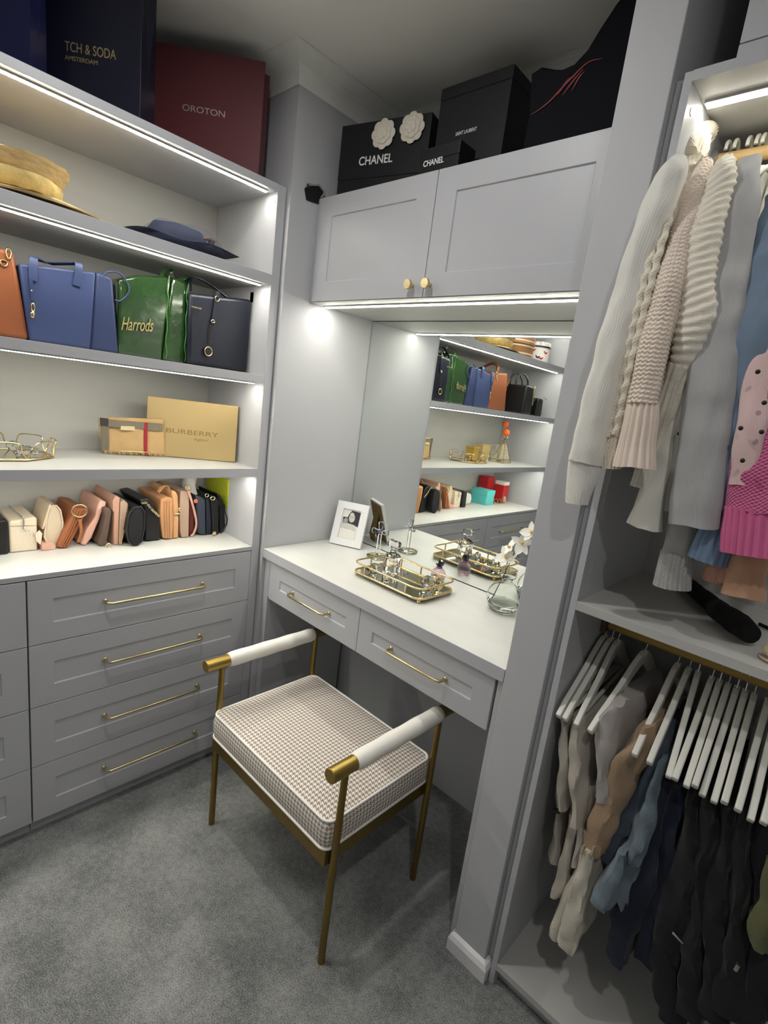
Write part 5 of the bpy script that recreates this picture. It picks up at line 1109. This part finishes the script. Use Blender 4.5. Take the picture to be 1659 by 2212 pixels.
drape('waist_half', [(1.1615, 0.0200, 0.7614), (1.1699, 0.0200, 0.7303), (1.1864, 0.0200, 0.6642), (1.1958, 0.0200, 0.5964), (1.2026, 0.0200, 0.5484)], [.010, .013, .015, .016, .015], STON, t, .30, seed=1)
drape('leg_half', [(1.1815, 0.0600, 0.5556), (1.1923, 0.0600, 0.4768), (1.2024, 0.0600, 0.3823)], [.012, .014, .016], STON, t, .32, seed=2)
MB().prism([(x, .035, z) for x, z in [(1.1815, 0.5293), (1.2004, 0.5407), (1.2005, 0.5315), (1.1867, 0.5232)]], (0, .01, 0)).build('waist_label', BLACKL, t)
t = trousers('pale stone trousers rolled over the third hanger', 1.2, STO2)
drape('waist_half', [(1.1950, 0.0150, 0.7735), (1.2028, 0.0150, 0.7377), (1.2163, 0.0150, 0.6677), (1.2292, 0.0150, 0.6001), (1.2392, 0.0150, 0.5388)], [.015, .019, .019, .0195, .018], STO2, t, .3, seed=3)
drape('leg_half', [(1.2214, 0.0500, 0.5345), (1.2290, 0.0500, 0.4460), (1.2327, 0.0500, 0.3563), (1.2300, 0.0500, 0.3041)], [.014, .016, .018, .016], STO2, t, .32, seed=4)
t = trousers('dove grey trousers folded over the fourth hanger', 1.25, GRYL)
drape('waist_half', [(1.2645, 0.0200, 0.8472), (1.2596, 0.0200, 0.8097), (1.2615, 0.0200, 0.7465), (1.2669, 0.0200, 0.6805), (1.2757, 0.0200, 0.6192)], [.016, .028, .030, .027, .022], GRYL, t, .3, seed=5)
drape('leg_half', [(1.2456, 0.0500, 0.6258), (1.2470, 0.0500, 0.5531), (1.2477, 0.0500, 0.4822), (1.2512, 0.0500, 0.4139)], [.018, .020, .019, .015], GRYL, t, .32, seed=6)
t = trousers('tan twill trousers swinging out with the waistband down', 1.3, TANT)
drape('front', [(1.3253, 0.0300, 0.8265), (1.3172, 0.0300, 0.7824), (1.3038, 0.0300, 0.7203), (1.2927, 0.0300, 0.6433), (1.2878, 0.0300, 0.5605)] + [(1.2865, 0.0300, 0.4925)], [.009, .018, .027, .031, .030, .024], TANT, t, .25, seed=7)
drape('waistband', [(1.2810, 0.0270, 0.5312), (1.2850, 0.0270, 0.4891)], [.0285, .0245], TANT, t, .2, 20, seed=7, fold=.003)
for (x, y, z), (x2, y2, z2) in ([(1.2711, 0.0120, 0.5168), (1.2710, 0.0120, 0.4942)], [(1.2912, 0.0120, 0.5286), (1.2912, 0.0120, 0.5063)]):
    MB().tube([(x, y, z), (x2, y2 - .002, z2)], .003, 6).build('belt_loop', TANT, t, smooth=60)
t = trousers('ecru jeans hanging lowest with two hems', 1.25, WHTD)
drape('leg_half', [(1.2779, 0.0150, 0.5039), (1.2811, 0.0150, 0.4486), (1.2813, 0.0150, 0.3810), (1.2807, 0.0150, 0.3066), (1.2786, 0.0150, 0.2285)], [.014, .018, .023, .026, .020], WHTD, t, [.25, .25, .2, .16, .12], seed=8)
drape('leg_half', [(1.2655, 0.0350, 0.4807), (1.2672, 0.0350, 0.3882), (1.2593, 0.0350, 0.3016), (1.2519, 0.0350, 0.2169)], [.010, .015, .018, .016], WHTD, t, [.25, .25, .2, .16], seed=9)
t = trousers('grey blue denim jeans behind the tan trousers', 1.33, DNG)
drape('waist_half', [(1.3488, 0.0600, 0.8043), (1.3491, 0.0600, 0.7547), (1.3459, 0.0600, 0.6947), (1.3388, 0.0600, 0.6234)] + [(1.3188, 0.0600, 0.5595), (1.3144, 0.0600, 0.5029), (1.3088, 0.0600, 0.4651)], [.010, .019, .027, .030, .030, .026, .022], DNG, t, .32, seed=10)
t = trousers('faded light blue jeans with a pointed frayed hem', 1.36, DNL)
drape('waist_half', [(1.3687, 0.0200, 0.7754), (1.3654, 0.0200, 0.7196), (1.3672, 0.0200, 0.6586), (1.3664, 0.0200, 0.6016), (1.3609, 0.0200, 0.5356)], [.008, .013, .019, .021, .023], DNL, t, .32, seed=11)
drape('leg_half', [(1.3559, 0.0250, 0.5437), (1.3582, 0.0250, 0.4901), (1.3619, 0.0250, 0.4368), (1.3705, 0.0250, 0.3912)], [.025, .024, .020, .006], DNL, t, [.3, .26, .2, .1], seed=12)
drape('leg_half', [(1.3458, 0.0000, 0.5564), (1.3391, 0.0000, 0.4920), (1.3327, 0.0000, 0.4463), (1.3291, 0.0000, 0.4041)], [.011, .016, .018, .0175], DNL, t, [.2, .18, .12, .09], seed=13)
for i, (lb, m, pl) in enumerate((
    ('dark navy jeans with the widest hem showing over the wardrobe floor', NVD, [(1.3832, 0.0350, 0.7381), (1.3868, 0.0350, 0.6191), (1.3893, 0.0350, 0.4856), (1.3812, 0.0350, 0.3639), (1.3766, 0.0350, 0.2718)]),
    ('second dark navy jeans tucked behind the widest pair', NVD, [(1.4010, 0.0500, 0.7312), (1.4065, 0.0500, 0.6058), (1.4173, 0.0500, 0.4790), (1.4303, 0.0500, 0.3111)]),
    ('black jeans with a bright metal zip', BLD, [(1.4276, 0.0300, 0.7461), (1.4448, 0.0300, 0.6122), (1.4595, 0.0300, 0.4743), (1.4735, 0.0300, 0.3496), (1.4941, 0.0300, 0.2466)]),
    ('black trousers hanging straight beside the zip pair', BLD, [(1.4534, 0.0300, 0.7501), (1.4772, 0.0300, 0.6024), (1.5018, 0.0300, 0.4378), (1.5282, 0.0300, 0.2879)]),
    ('long black trousers in the densest part of the rail', BLD, [(1.4833, 0.0300, 0.7542), (1.5106, 0.0300, 0.5948), (1.5375, 0.0300, 0.4357), (1.5586, 0.0300, 0.3229)]),
    ('black trousers with a silver tag near the floor', BLD, [(1.5126, 0.0300, 0.7553), (1.5427, 0.0300, 0.5875), (1.5716, 0.0300, 0.4337), (1.5874, 0.0300, 0.3561)]),
    ('black trousers furthest from the pillar', BLD, [(1.5429, 0.0400, 0.7518), (1.5779, 0.0400, 0.5765), (1.6207, 0.0400, 0.3877)]))):
    t = trousers(lb, pl[0][0], m)
    hx_ = [.012, .024, .032, .036, .030] if i < 2 else [.016, .03, .036, .04]
    pl = [(x, y, max(z, .085)) for x, y, z in pl]
    drape('leg_half', pl, hx_, m, t, .36, 70, seed=20 + i, fold=.009)
    if i == 2:
        z_ = [(1.4647, -0.0200, 0.4902), (1.4750, -0.0200, 0.4871), (1.4852, -0.0200, 0.4841)]; MB().tube(z_, .0026, 6).build('zip', STEEL, t, smooth=60)
    if i == 5:
        z_ = [(1.5673, -0.0200, 0.5177), (1.5658, -0.0200, 0.5038)]; MB().tube(z_, .004, 8).build('silver_tag', STEEL, t, smooth=60)
t = thing('olive_jacket', 'olive twill jacket sleeve at the frame edge of the lower rail', 'jacket', (1.6, .2, .3))
drape('sleeve', [(1.5729, 0.0000, 0.7040), (1.5818, 0.0000, 0.6295), (1.5862, 0.0000, 0.5829), (1.5905, 0.0000, 0.5458)], [.02, .025, .028, .022], OLV, t, .2, seed=40)
# things on the wardrobe shelf
t = thing('black_boot', 'long limp black suede boot lying on the wardrobe shelf', 'boot', (1.5, .2, 1.0405))
SUE = mat('black_suede', (10, 10, 12), .95, bump=.3, bs=200)
a1_, a2_, a3_, a4_ = [(1.2667, 0.3619), (1.3525, 0.2255), (1.4065, 0.1405), (1.4382, 0.0895)]
sleeve('shaft', [(x, min(y, .385), 1.0405 + r) for (x, y), r in ((a1_, .018), (a2_, .02), (a3_, .024), (a4_, .025))], [.016, .019, .023, .019], SUE, t, 1., 60, 32, None, .003, 31)
c1_, c2_ = [(1.4362, 0.2446), (1.4548, 0.2357)]
MB().tube([(*c1_, 1.047), (*c2_, 1.047)], .004, 8).build('lace', SUE, t, smooth=60)
t = thing('beige_shoe', 'pale beige shoe toe at the frame edge of the wardrobe shelf', 'shoe', (1.53, .1, 1.0405))
(s0x, s0y), = [(1.4747, 0.0485)]
MB().sph((s0x + .035, s0y + .01, 1.0595), .0185, 20, 12, (2.6, 1.5, .95)).build('upper', leather('beige_suede', (206, 190, 160)), t, smooth=60)
MB().sph((s0x + .035, s0y + .01, 1.0432), .0185, 20, 8, (2.65, 1.55, .13)).build('sole', CREAM, t, smooth=60)
